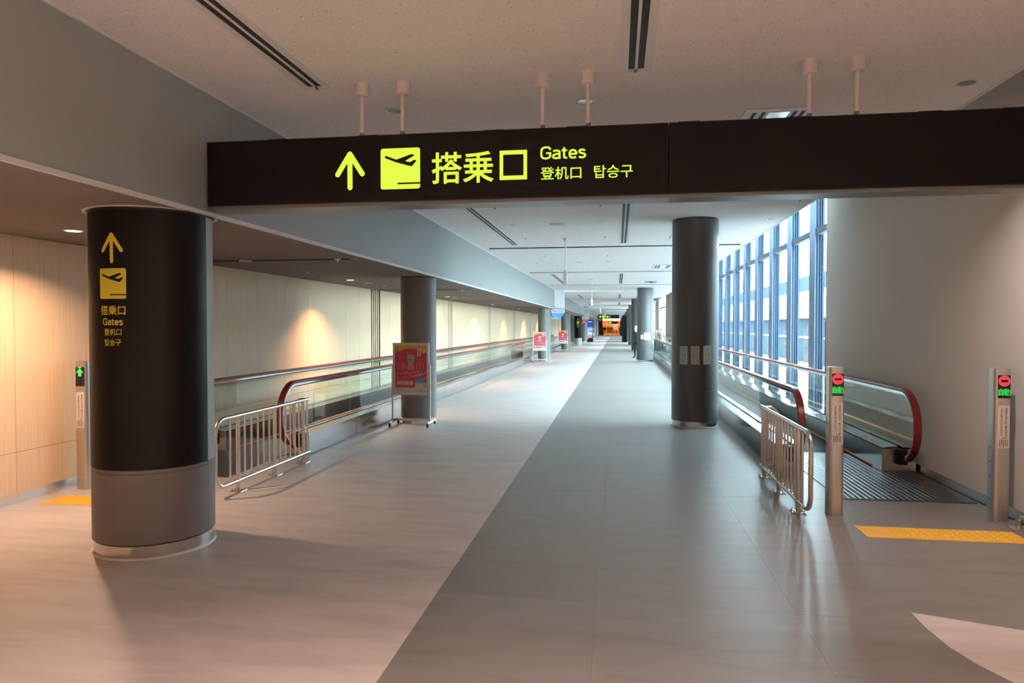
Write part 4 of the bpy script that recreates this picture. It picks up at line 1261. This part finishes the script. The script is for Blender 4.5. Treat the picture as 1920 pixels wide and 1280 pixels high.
flat(m, [(X(.03), Z(.21)), (X(.40), Z(.21)), (X(.36), Z(.40)), (X(.22), Z(.44)), (X(.08), Z(.40))], 71.991, 4)
disc(m, X(.25), Z(.49), 0.085, 71.991, 14, mi=3)
disc(m, X(.25), Z(.52), 0.085, 71.990, 14, 0, math.pi, mi=4)
flat(m, [(X(.55), Z(.22)), (X(.95), Z(.22)), (X(.95), Z(.34)), (X(.55), Z(.34))], 71.991, 3)
flat(m, [(X(.70), Z(.36)), (X(.95), Z(.36)), (X(.9), Z(.42)), (X(.75), Z(.42))], 71.991, 4)
flat(m, [(X(0), Z(0)), (X(1), Z(0)), (X(1), Z(.10)), (X(0), Z(.10))], 71.993, 2)
capsule(m, (X(.2), Z(.05)), (X(.8), Z(.05)), 0.05, 71.992, 3)
m.build("display", SM, ds)['label'] = "lit display with blue and pink pictures"
MB().box(-3.22, -2.93, 71.985, 72.0, 0.33, 0.36).build("maker_plate", M['white'], ds)
bt = thing("display_panel", (0.65, 72.2, 0), "tall black panel standing before the far right pillars", "panel")
MB().box(0.44, 0.90, 72.05, 72.35, 0.02, 2.74).build("casing", M['black'], bt, bevel=0.01)
MB().box(0.40, 0.94, 72.0, 72.4, 0.0, 0.03).build("base_plate", M['black'], bt)
bt2 = thing("display_panel", (0.50, 118.2, 0), "lower black panel at the far end beside the orange shop", "panel")
MB().box(0.40, 0.95, 118.05, 118.35, 0.02, 2.5).build("casing", M['black'], bt2, bevel=0.01)
MB().box(0.36, 0.99, 118.0, 118.4, 0.0, 0.03).build("base_plate", M['black'], bt2)

# ------------------------------------------------------------------ far hanging signs and end of the hall
fs_ = thing("hanging_sign", (-1.1, 100.1, 2.71), "far hanging black sign with yellow arrow and departure symbol", "sign")
MB().box(-2.72, -1.05, 100, 100.2, 2.715, 3.255).build("sign_panel", M['sign_dark'], fs_)
MB().box(-0.95, 0.52, 100, 100.2, 2.76, 3.25).build("sign_panel", M['black'], fs_)
for x in (-2.4, -1.3, -0.7, 0.3):
    MB().cyl(x, 100.1, 3.25, ZC, 0.02, 10).build("hanging_pole", M['pole'], fs_)
m = MB(); up_arrow(m, -2.46, 2.80, 3.17, 0.16, 0.07, 99.995); departure_icon(m, -2.2, -1.82, 2.80, 3.17, 99.995, 0, 1)
put_text(m, "搭乗口", -1.72, 2.83, 1, 99.995, fit=0.60, fith=0.28, offset=0.02)
m.build("lettering", [M['sign_glow'], M['sign_dark']], fs_)
MB().box(0.22, 0.55, 99.93, 99.995, 2.75, 3.22).build("notice_board", M['white'], fs_)['label'] = "small white notice board at the right end of the sign"

YE = 133.0
en = struct(MB().box(-3.6, -2.85, YE, YE + 0.4, 0, 3.45).build("wall_end", M['pillar']))
MB().box(0.55, 4.0, YE, YE + 0.4, 0, 3.45).build("panel", M['pillar'], en)
MB().box(-3.6, 4.0, YE, YE + 0.4, 3.07, 3.45).build("panel", M['beam'], en)
hd = tag(MB().box(-2.80, 0.50, YE - 0.25, YE - 0.02, 2.62, 3.07).build("shop_header", emit("lit_fascia", (1.0, 0.90, 0.74), 1.3)), "glowing cream fascia above the orange shop front", "shop header")
we = struct(MB().box(-3.6, 4.0, Y1 - 0.3, Y1, 0, 3.6).build("wall_shop_back", M['orange_wood']))
for a, b in ((-4.2, -3.55), (3.4, 3.7)):
    struct(MB().box(a, b, YE, Y1, 0, 3.6).build("wall_shop_side", M['orange_wood']))
s2 = thing("hanging_sign", (-0.8, 138, 2.05), "small dark sign with yellow symbols inside the orange shop", "sign")
MB().box(-1.9, 0.1, 138, 138.15, 2.08, 2.55).build("sign_panel", M['sign_dark'], s2)
m = MB(); up_arrow(m, -1.72, 2.16, 2.48, 0.13, 0.06, 137.995); departure_icon(m, -1.52, -1.2, 2.16, 2.48, 137.995, 0, 1)
m.build("lettering", [M['sign_glow'], M['sign_dark']], s2)
for x in (-1.5, -0.3):
    MB().cyl(x, 138.07, 2.55, 3.5, 0.02, 8).build("hanging_pole", M['pole'], s2)
rl = thing("ring_lamp", (-0.42, 140, 2.15), "glowing oval ring lamp hanging in the orange shop", "lamp")
MB().tube([(-0.42 + 0.33 * math.cos(2 * math.pi * i / 28), 140, 2.12 + 0.46 * math.sin(2 * math.pi * i / 28)) for i in range(28)], 0.07, 10, closed=True).build("ring", emit("ring_glow", (1.0, 0.80, 0.55), 1.6), rl, smooth=True)
MB().cyl(-0.42, 140, 2.55, 3.5, 0.015, 8).build("cord", M['black'], rl)
pl_ = thing("pendant_lamp", (-1.98, 139, 2.1), "small square white lamp at the left of the orange shop", "lamp")
MB().box(-2.1, -1.8, 139, 139.1, 2.0, 2.2).build("shade", emit("pendant_glow", (1, .9, .75), 1.5), pl_)
MB().cyl(-1.95, 139.05, 2.2, 3.5, 0.015, 8).build("cord", M['black'], pl_)
ct = thing("shop_counter", (-0.6, 142, 0), "long white topped counter in the orange shop", "counter")
MB().box(-2.0, 1.5, 142, 142.7, 0, 0.85).build("body", M['orange_wood'], ct)
MB().box(-2.05, 1.55, 141.95, 142.75, 0.85, 0.92).build("top", M['white'], ct)
bg = thing("belt_barrier", (-0.9, 137.2, 0), "dark low barrier across the shop entrance", "barrier")
MB().box(-2.2, 0.9, 137.2, 137.24, 0.42, 0.52).build("belt", M['black'], bg)
for x in (-2.2, -1.2, -0.1, 0.9):
    MB().cyl(x, 137.22, 0, 0.6, 0.03, 10).build("post", M['black'], bg)
def area(name, loc, size, power, col, rot=(0, 0, 0), spread=None, par=None):
    l = bpy.data.lights.new(name, 'AREA')
    l.shape = 'DISK'
    l.size = size
    l.energy = power
    l.color = col
    if spread: l.spread = spread
    o = bpy.data.objects.new(name, l)
    COL.objects.link(o)
    o.location = loc
    o.rotation_euler = rot
    return o
for x in (-2.2, -0.6, 1.0):
    for yy in (135.5, 139.5, 143):
        area("shop_lamp", (x, yy, 3.38), 0.5, 75, (1.0, 0.55, 0.22))
struct(MB().box(-3.6, 4.0, YE + 0.4, Y1, 3.42, 3.6).build("ceiling_shop", M['white']))

# lift lobby on the far left: two door frames
for k, yy in enumerate((92.0, 104.0)):
    d = thing("door_%d" % (k + 1), (-3.6, yy, 0), None, None, kind='structure')
    MB().box(-3.63, -3.50, yy - 1.0, yy - 0.85, 0, 2.3).build("jamb", M['trim_white'], d)
    MB().box(-3.63, -3.50, yy + 0.85, yy + 1.0, 0, 2.3).build("jamb", M['trim_white'], d)
    MB().box(-3.63, -3.50, yy - 1.0, yy + 1.0, 2.2, 2.35).build("head", M['trim_white'], d)
    MB().box(-3.62, -3.56, yy - 0.85, yy, 0, 2.2).build("leaf", M['steel_dark'], d)
    MB().box(-3.62, -3.56, yy, yy + 0.85, 0, 2.2).build("leaf", M['steel_dark'], d)

# ------------------------------------------------------------------ ceiling fittings
def downlight(x, y, z, r, lit, label, group, power=0, col=(1, .75, .5), spread=None):
    t = thing("downlight", (x, y, z), label, "ceiling light", group)
    MB().lathe(x, y, [(r, z - 0.001), (r + 0.016, z - 0.006), (r + 0.02, z), (r, z + 0.001)], 28, closed=True).build("trim_ring", M['white'], t, smooth=True)
    if lit:
        MB().cyl(x, y, z - 0.004, z - 0.0015, r - 0.002, 24).build("lens", M['lamp_on'], t, smooth=True)
    else:
        MB().lathe(x, y, [(r, z - 0.003), (r * 0.92, z - 0.0015), (r * 0.5, z - 0.0008), (0.002, z - 0.0006)], 24).build("reflector", M['lamp_off'], t, smooth=True)
    if power:
        l = area("lamp", (0, 0, -0.012), r * 1.6, power, col, spread=spread)
        l.parent = t
    return t
WARM = (1.0, 0.56, 0.29)
rows = [(5.47, 1), (11.93, 1), (15.46, 0), (19.1, 1), (22.7, 0), (26.4, 1), (29.9, 0), (41.0, 1), (48.0, 1), (55.4, 1)]
for i, (yy, dl3) in enumerate(rows):
    for j, x in enumerate((-1.80, -0.255, 2.48)):
        if j == 2 and i not in (0, 1, 3): continue
        side = ("left", "middle", "right")[j]
        downlight(x, yy, ZC if dl3 else ZC + 0.098, 0.058 if dl3 else 0.055, False, "round downlight, %s line of the white ceiling, %s row" % (side, ORD[i]), "downlights in the white ceiling", power=36 if (i, j) == (0, 2) else 0, col=(1.0, 0.80, 0.70), spread=math.radians(128))
GLOW = [(5.45, True), (8.30, False), (12.0, True), (12.95, False), (19.25, True), (20.1, False), (26.5, True), (33.6, True), (40.8, True), (48, True), (55.2, True)]
for i, (yy, lit) in enumerate(GLOW):
    downlight(-4.72 if i < 2 else -4.79, yy, ZS, 0.062, lit, "round downlight in the brown soffit, %s along the wood wall" % ORD[i], "downlights in the brown soffit",
              power=(48 if i == 0 else 45 if i < 4 else 60) if lit else 0, col=(1.0, 0.64, 0.42) if i == 0 else WARM, spread=math.radians(140 if i == 0 else 112))
# lamps of the same kinds behind the viewer
for yy in (-0.6, -4.4):
    for x in (-1.80, -0.255, 2.0):
        downlight(x, yy, ZC, 0.05, True, "lit round downlight in the white ceiling before the sign, %s line, %s row" % (("left", "middle", "right")[(-1.80, -0.255, 2.0).index(x)], ORD[int(yy < -2)]), "downlights behind the viewpoint", power=370, col=(1.0, 0.71, 0.60), spread=math.radians(88 if x < -1 else 112 if x < 1 else 130))
    downlight(-4.72, yy, ZS, 0.062, True, "lit round downlight in the brown soffit before the sign, %s row" % ORD[int(yy < -2)], "downlights behind the viewpoint", power=150, col=(1.0, 0.68, 0.53), spread=math.radians(130))

def diffuser(x, y0, y1, label):
    t = thing("linear_diffuser", (x, (y0 + y1) / 2, ZC), label, "air vent", "slot air diffusers in the white ceiling")
    z = ZC
    MB().box(x - 0.105, x - 0.052, y0, y1, z - 0.006, z + 0.004).build("frame", M['white'], t)
    MB().box(x + 0.052, x + 0.105, y0, y1, z - 0.006, z + 0.004).build("frame", M['white'], t)
    MB().box(x - 0.009, x + 0.009, y0, y1, z - 0.006, z + 0.004).build("divider", M['white'], t)
    for a, b in ((y0, y0 + 0.05), (y1 - 0.05, y1)):
        MB().box(x - 0.052, x + 0.052, a, b, z - 0.006, z + 0.004).build("end_bar", M['white'], t)
    MB().box(x - 0.052, x - 0.009, y0, y1, z - 0.001, z + 0.003).build("slot", M['slot'], t)
    MB().box(x + 0.009, x + 0.052, y0, y1, z - 0.001, z + 0.003).build("slot", M['slot'], t)
for i, (a, b) in enumerate(((0.1, 4.88), (10.0, 14.91), (23.4, 29.0), (38.2, 44.4), (52.5, 58.5))):
    for j, x in enumerate((-2.19, 0.118)):
        diffuser(x, a, b, "%s slot air diffuser along the %s line of the white ceiling" % (ORD[i], ("left", "right")[j]))

def cassette(x0, x1, y0, y1, label):
    t = thing("ceiling_air_conditioner", ((x0 + x1) / 2, (y0 + y1) / 2, ZC), label, "air conditioner", "air conditioning cassettes in the white ceiling")
    z = ZC
    MB().box(x0, x1, y0, y1, z - 0.012, z + 0.002).build("panel", M['white'], t, bevel=0.003)
    w = x1 - x0
    for a, b in ((.13, .19), (.27, .33), (.76, .82), (.88, .94)):
        MB().box(x0 + w * a, x0 + w * b, y0 + 0.08, y1 - 0.08, z - 0.0135, z - 0.011).build("louvre_slot", M['slot'], t)
    MB().box(x0 + w * .38, x0 + w * .70, y0 + 0.08, y1 - 0.08, z - 0.016, z - 0.011).build("grille", M['lamp_off'], t)
for i, yy in enumerate((5.85, 13.0, 20.15, 27.35, 41.7)):
    cassette(1.02, 1.53, yy, yy + 1.3, "white slatted air conditioning cassette, %s along the right of the ceiling" % ORD[i])

for i, yy in enumerate((11.94, 19.07, 26.3, 41.0)):
    t = thing("ceiling_speaker", (-1.03, yy, ZC), "round grey ceiling speaker grille, %s from the black sign" % ORD[i], "speaker", "round ceiling speakers")
    MB().lathe(-1.03, yy, [(0.001, ZC - 0.012), (0.12, ZC - 0.010), (0.135, ZC - 0.004)], 32).build("grille", M['grille'], t, smooth=True)
    MB().lathe(-1.03, yy, [(0.133, ZC - 0.006), (0.15, ZC - 0.006), (0.15, ZC), (0.133, ZC)], 32, closed=True).build("rim", M['white'], t, smooth=True)
spk = [(-1.80, 10.14), (-0.25, 10.14), (2.49, 10.13), (-1.81, 13.72), (-0.25, 13.72), (-1.80, 17.3), (-0.25, 17.3), (-2.22, 19.2), (-1.80, 21.0), (-0.25, 21.0)]
for i, (x, yy) in enumerate(spk):
    t = thing("sprinkler_head", (x, yy, ZC), "tiny sprinkler head in the white ceiling, %s from the sign" % ORD[i], "sprinkler", "sprinkler heads in the ceilings")
    MB().lathe(x, yy, [(0.038, ZC), (0.036, ZC - 0.006), (0.012, ZC - 0.010)], 16).build("rosette", M['white'], t, smooth=True)
    MB().cyl(x, yy, ZC - 0.024, ZC - 0.008, 0.009, 10).build("nozzle", M['steel_dark'], t, smooth=True)
for i, (x, yy) in enumerate([(-3.46, 8.26), (-4.76, 10.18), (-4.79, 13.83), (-3.56, 15.73), (-4.75, 17.4)]):
    t = thing("sprinkler_head", (x, yy, ZS), "tiny sprinkler head in the brown soffit, %s from the sign pillar" % ORD[i], "sprinkler", "sprinkler heads in the ceilings")
    MB().lathe(x, yy, [(0.042, ZS), (0.040, ZS - 0.006), (0.012, ZS - 0.010)], 16).build("rosette", M['white'], t, smooth=True)
    MB().cyl(x, yy, ZS - 0.03, ZS - 0.008, 0.012, 10).build("nozzle", M['trim_white'], t, smooth=True)

def pendant(x, y, z0, label):
    t = thing("ceiling_beacon", (x, y, z0), label, "antenna", "white boxes on poles hanging from the ceiling")
    MB().lathe(x, y, [(0.010, ZC - 0.065), (0.022, ZC - 0.060), (0.045, ZC - 0.03), (0.062, ZC)], 24).build("canopy", M['white'], t, smooth=True)
    MB().cyl(x, y, z0 + 0.26, ZC - 0.06, 0.0095, 12).build("rod", M['white'], t, smooth=True)
    m = MB()
    pts = [(-.035, -.03), (.035, -.03), (.035, .03), (-.035, .03)]
    vs = [(x + a, y + b, z0 + 0.015) for a, b in pts] + [(x + a, y + b, z0 + 0.245) for a, b in pts] + [(x + a * .4, y + b * .4, z0 + 0.27) for a, b in pts] + [(x + a * .6, y + b * .6, z0) for a, b in pts]
    fs = [(12, 15, 14, 13), (8, 9, 10, 11)]
    for base, up in ((12, 0), (0, 4), (4, 8)):
        fs += [(base + i, base + (i + 1) % 4, up + (i + 1) % 4, up + i) for i in range(4)]
    m.add(vs, fs).build("box", M['white'], t, bevel=0.003)
for i, (yy, z0) in enumerate(((13.84, 2.495), (28.3, 2.48), (42.5, 2.45), (58.9, 2.45), (72.5, 2.45))):
    pendant(-1.033, yy, z0, "white box on a thin pole below the ceiling, %s from the black sign" % ORD[i])

# ------------------------------------------------------------------ people
def cloth(name, c):
    return simple(name, c, 0.8)
CL = dict(green=cloth("dark_green_cloth", (0.007, 0.030, 0.021)), beige=cloth("beige_shirt", (0.15, 0.128, 0.10)), black=cloth("black_cloth", (0.014, 0.014, 0.016)),
          navy=cloth("navy_cloth", (0.03, 0.05, 0.12)), white=cloth("white_cloth", (0.75, 0.74, 0.72)), grey=cloth("grey_cloth", (0.18, 0.18, 0.19)), brown=cloth("brown_cloth", (0.20, 0.12, 0.07)),
          blue=cloth("blue_denim", (0.10, 0.18, 0.32)), shoe=simple("black_shoe", (0.01, 0.01, 0.01), 0.4))
def person(loc, rot, h, top, legs, label, group=None, arms='down', hair='short', mask=True, extra=None, stride=0.0):
    k = h / 1.66
    t = thing("person", loc, label, "person", group)
    V, E, R, B = [], [], [], []
    def chain(pts, tagname, start=None):
        prev = start
        ids = []
        for p, r in pts:
            V.append(Vector(p) * k); R.append((r * k, r * k) if not isinstance(r, tuple) else (r[0] * k, r[1] * k))
            i = len(V) - 1
            if prev is not None:
                E.append((prev, i)); B.append((prev, i, tagname))
            prev = i
            ids.append(i)
        return ids
    sp_ = chain([((0, 0, .90), (.135, .105)), ((0, 0.005, 1.02), (.125, .095)), ((0, 0.0, 1.20), (.145, .105)), ((0, 0.01, 1.34), (.10, .08))], 'top')
    chain([((0, 0.0, 1.42), .052), ((0, -0.012, 1.47), .052)], 'skin', sp_[-1])
    for s in (-1, 1):
        if arms == 'back':
            el, wr, ha = (s * .27, .10, 1.09), (s * .07, .16, .95), (s * .0, .17, .93)
        elif arms == 'bent':
            el, wr, ha = (s * .23, .03, 1.07), (s * .13, -.20, 1.07), (s * .09, -.26, 1.08)
        else:
            el, wr, ha = (s * .225, .02, 1.07), (s * .235, -.03, .86), (s * .235, -.045, .78)
        a = chain([((s * .175, .01, 1.325), .062), (((s * .175 + el[0]) / 2, (el[1] + .01) / 2, (1.325 + el[2]) / 2), .054), (el, .045), (((el[0] + wr[0]) / 2, (el[1] + wr[1]) / 2, (el[2] + wr[2]) / 2), .042), (wr, .030)], 'top', sp_[-1])
        chain([(ha, (.040, .018))], 'skin', a[-1])
        st_ = stride * s
        l = chain([((s * .085, 0, .82), .092), ((s * .09, -st_ * .5, .47), .060), ((s * .092, st_ * 0.3 + .02, .10), .043)], 'legs', sp_[0])
        chain([((s * .098, st_ * 0.3 - .05, .045), (.045, .040)), ((s * .105, st_ * 0.3 - .15, .035), (.042, .030))], 'shoe', l[-1])
    me = bpy.data.meshes.new("skeleton")
    me.from_pydata(V, E, [])
    o = bpy.data.objects.new("skeleton", me)
    COL.objects.link(o)
    sk = o.modifiers.new("skin", 'SKIN')
    ss = o.modifiers.new("sub", 'SUBSURF'); ss.levels = 1; ss.render_levels = 1
    for i, v in enumerate(me.skin_vertices[0].data):
        v.radius = R[i]
        v.use_root = (i == 0)
    dg = bpy.context.evaluated_depsgraph_get()
    ev = o.evaluated_get(dg).to_mesh()
    m = MB()
    m.v = [tuple(v.co) for v in ev.vertices]
    order = {'top': 0, 'legs': 1, 'skin': 2, 'shoe': 3}
    for p in ev.polygons:
        c = p.center
        best, bt_ = 1e9, 'top'
        for i, j, tg in B:
            a, b = V[i], V[j]
            d = b - a
            u = max(0, min(1, (c - a).dot(d) / max(d.length_squared, 1e-9)))
            dist = (c - a - d * u).length - (R[i][0] * (1 - u) + R[j][0] * u) * 0.8
            if dist < best: best, bt_ = dist, tg
        m.f.append(tuple(p.vertices)); m.m.append(order[bt_])
    o.evaluated_get(dg).to_mesh_clear()
    bpy.data.objects.remove(o)
    # head with nose and ears, hands with fingers
    hc = (0, -0.02 * k, 1.56 * k)
    m.sphere(hc, 0.1 * k, 16, 12, (0.76, 0.92, 1.10), 2)
    m.tube([(0, hc[1] - .085 * k, hc[2] + .015 * k), (0, hc[1] - .108 * k, hc[2] - .022 * k)], [.010 * k, .016 * k], 6, mi=2)
    for s in (-1, 1):
        m.sphere((s * .078 * k, hc[1] + .005 * k, hc[2] - .005 * k), .026 * k, 8, 6, (.4, .8, 1.2), 2)
        w0 = next(V[j] for i, j, tg in B if tg == 'skin' and V[j].x * s >= 0 and V[j].z < 1.2 * k and (abs(V[j].x) > 0.001 or arms == 'back'))
        if arms == 'down':
            dirv, sid = Vector((0, -.15, -1)).normalized(), Vector((0, 1, 0))
        elif arms == 'bent':
            dirv, sid = Vector((-s * .5, -.8, .1)).normalized(), Vector((0, 0, 1))
        else:
            dirv, sid = Vector((-s * 1.0, 0.0, -.2)).normalized(), Vector((0, 0, 1))
        nrm = dirv.cross(sid) * (-s)
        for f_, L in ((-1.5, .058), (-.5, .07), (.5, .073), (1.5, .065)):
            b0 = w0 + sid * f_ * .018 * k
            m.tube([b0, b0 + dirv * L * .6 * k, b0 + (dirv * .95 + nrm * .35) * L * k], [.0095 * k, .009 * k, .007 * k], 6, mi=2)
        b0 = w0 - dirv * .03 * k - sid * .03 * k
        m.tube([b0, b0 + (dirv * .5 - sid * .6) * .035 * k, b0 + (dirv - sid * .7) * .055 * k], [.011 * k, .010 * k, .008 * k], 6, mi=2)
    off = Vector(loc)
    m.v = [tuple(Vector(p) + off) for p in m.v]
    m.build("body", [top, legs, M['skin'], CL['shoe']], t, smooth=True)
    P = lambda x, y, z: (loc[0] + x * k, loc[1] + y * k, loc[2] + z * k)
    hm = MB()
    n, q = 16, 8
    vs = []
    for j in range(q + 1):
        th = math.pi * 0.62 * j / q
        for i in range(n):
            g = 2 * math.pi * i / n
            back = math.sin(g)                                # +y = back of the head
            t2 = th * (1.0 if back > -0.2 else 0.62)
            if hair == 'long' and back > -0.1: t2 = th * 1.25
            vs.append(P(.081 * math.sin(t2) * math.cos(g), -.015 + .098 * math.sin(t2) * math.sin(g), 1.562 + .116 * math.cos(t2)))
    fs = [(j * n + i, j * n + (i + 1) % n, (j + 1) * n + (i + 1) % n, (j + 1) * n + i) for j in range(q) for i in range(n)]
    hm.add(vs, fs).build("hair", M['hair'], t, smooth=True)
    for s in (-1, 1):
        MB().sphere(P(s * .032, -.104, 1.575), .011 * k, 8, 6).build("eye", M['ink'], t, smooth=True)
    if mask:
        mm = MB()
        vs = []
        for j in range(5):
            for i in range(7):
                g = math.radians(-62 + 124 * i / 6)
                vs.append(P(.083 * math.sin(g), -.024 - .100 * math.cos(g) - (.006 if j in (1, 2) else 0), 1.552 - .024 * j))
        mm.add(vs, [(j * 7 + i, j * 7 + i + 1, (j + 1) * 7 + i + 1, (j + 1) * 7 + i) for j in range(4) for i in range(6)]).build("face_mask", M['white'], t, smooth=True)
    else:
        MB().sphere(P(0, -.102, 1.512), .018 * k, 8, 6, (1.2, .4, .3)).build("mouth", CL['brown'], t, smooth=True)
    if extra: extra(t, P, k)
    t.rotation_euler = (0, 0, rot)
    return t
def guard_extra(t, P, k):
    MB().lathe(P(0, 0, 0)[0], P(0, 0, 0)[1], [(.062 * k, 1.385 * k), (.085 * k, 1.36 * k), (.075 * k, 1.42 * k)], 20).build("collar", M['white'], t, smooth=True)['label'] = "white collar"
    MB().sphere(P(0, -.01, 1.63), .09 * k, 16, 8, (1, 1.1, .62)).build("cap", M['white'], t, smooth=True)['label'] = "white cap"
    MB().box(*[v for a, b in zip(P(-.31, .03, 1.12), P(-.225, .10, 1.24)) for v in (a, b)]).build("sleeve_print", CL['grey'], t)
person((0.955, 36.25, 0), math.radians(-38), 1.64, CL['green'], CL['green'], "guard in dark green uniform with hands behind back, half behind a pillar", None, 'back', extra=guard_extra)
person((2.45, 40.3, 0.016), math.radians(8), 1.49, CL['beige'], CL['black'], "person in beige shirt and black trousers beyond the right handrail", "people in beige shirts", 'down')
person((2.42, 44.6, 0.016), math.radians(10), 1.45, CL['beige'], CL['black'], "person in beige shirt mostly hidden behind the dark pillar", "people in beige shirts", 'down')
PX = [(-2.72, 131.0, 'brown', 'black', 20, 'down', "person with dark suitcase at the left of the far shop"),
      (-2.22, 124.6, 'black', 'grey', 175, 'down', "person in black top walking left of the far shop"),
      (-1.72, 127.0, 'grey', 'blue', 170, 'down', "person in grey top and blue jeans by the far shop"),
      (-1.42, 135.6, 'black', 'black', 30, 'bent', "person all in black left of the shop centre"),
      (-1.08, 135.9, 'black', 'navy', -20, 'down', "person in black and navy at the shop centre"),
      (-0.70, 136.7, 'white', 'brown', 10, 'bent', "person in white top and brown trousers in the shop"),
      (-0.20, 136.1, 'white', 'navy', -15, 'down', "person in white top and navy trousers in the shop"),
      (0.38, 135.8, 'black', 'black', 25, 'bent', "person in black at the right of the far shop")]
for x, yy, a, b, r, arm, lab in PX:
    person((x, yy, 0), math.radians(r), random.uniform(1.58, 1.72), CL[a], CL[b], lab, "people at the far shop", arm, mask=(r < 100))
su = thing("suitcase", (-2.45, 130.4, 0), "dark suitcase on wheels at the left of the far shop", "suitcase")
MB().box(-2.95, -2.55, 130.3, 130.55, 0.06, 0.62).build("shell", M['black'], su, bevel=0.04)
MB().tube([(-2.85, 130.42, 0.6), (-2.85, 130.42, 0.95), (-2.65, 130.42, 0.95), (-2.65, 130.42, 0.6)], 0.012, 8).build("handle", M['steel_dark'], su)
for a in (-2.9, -2.6):
    for b in (130.34, 130.5):
        MB().sphere((a, b, 0.03), 0.03, 8, 6).build("wheel", M['black'], su)
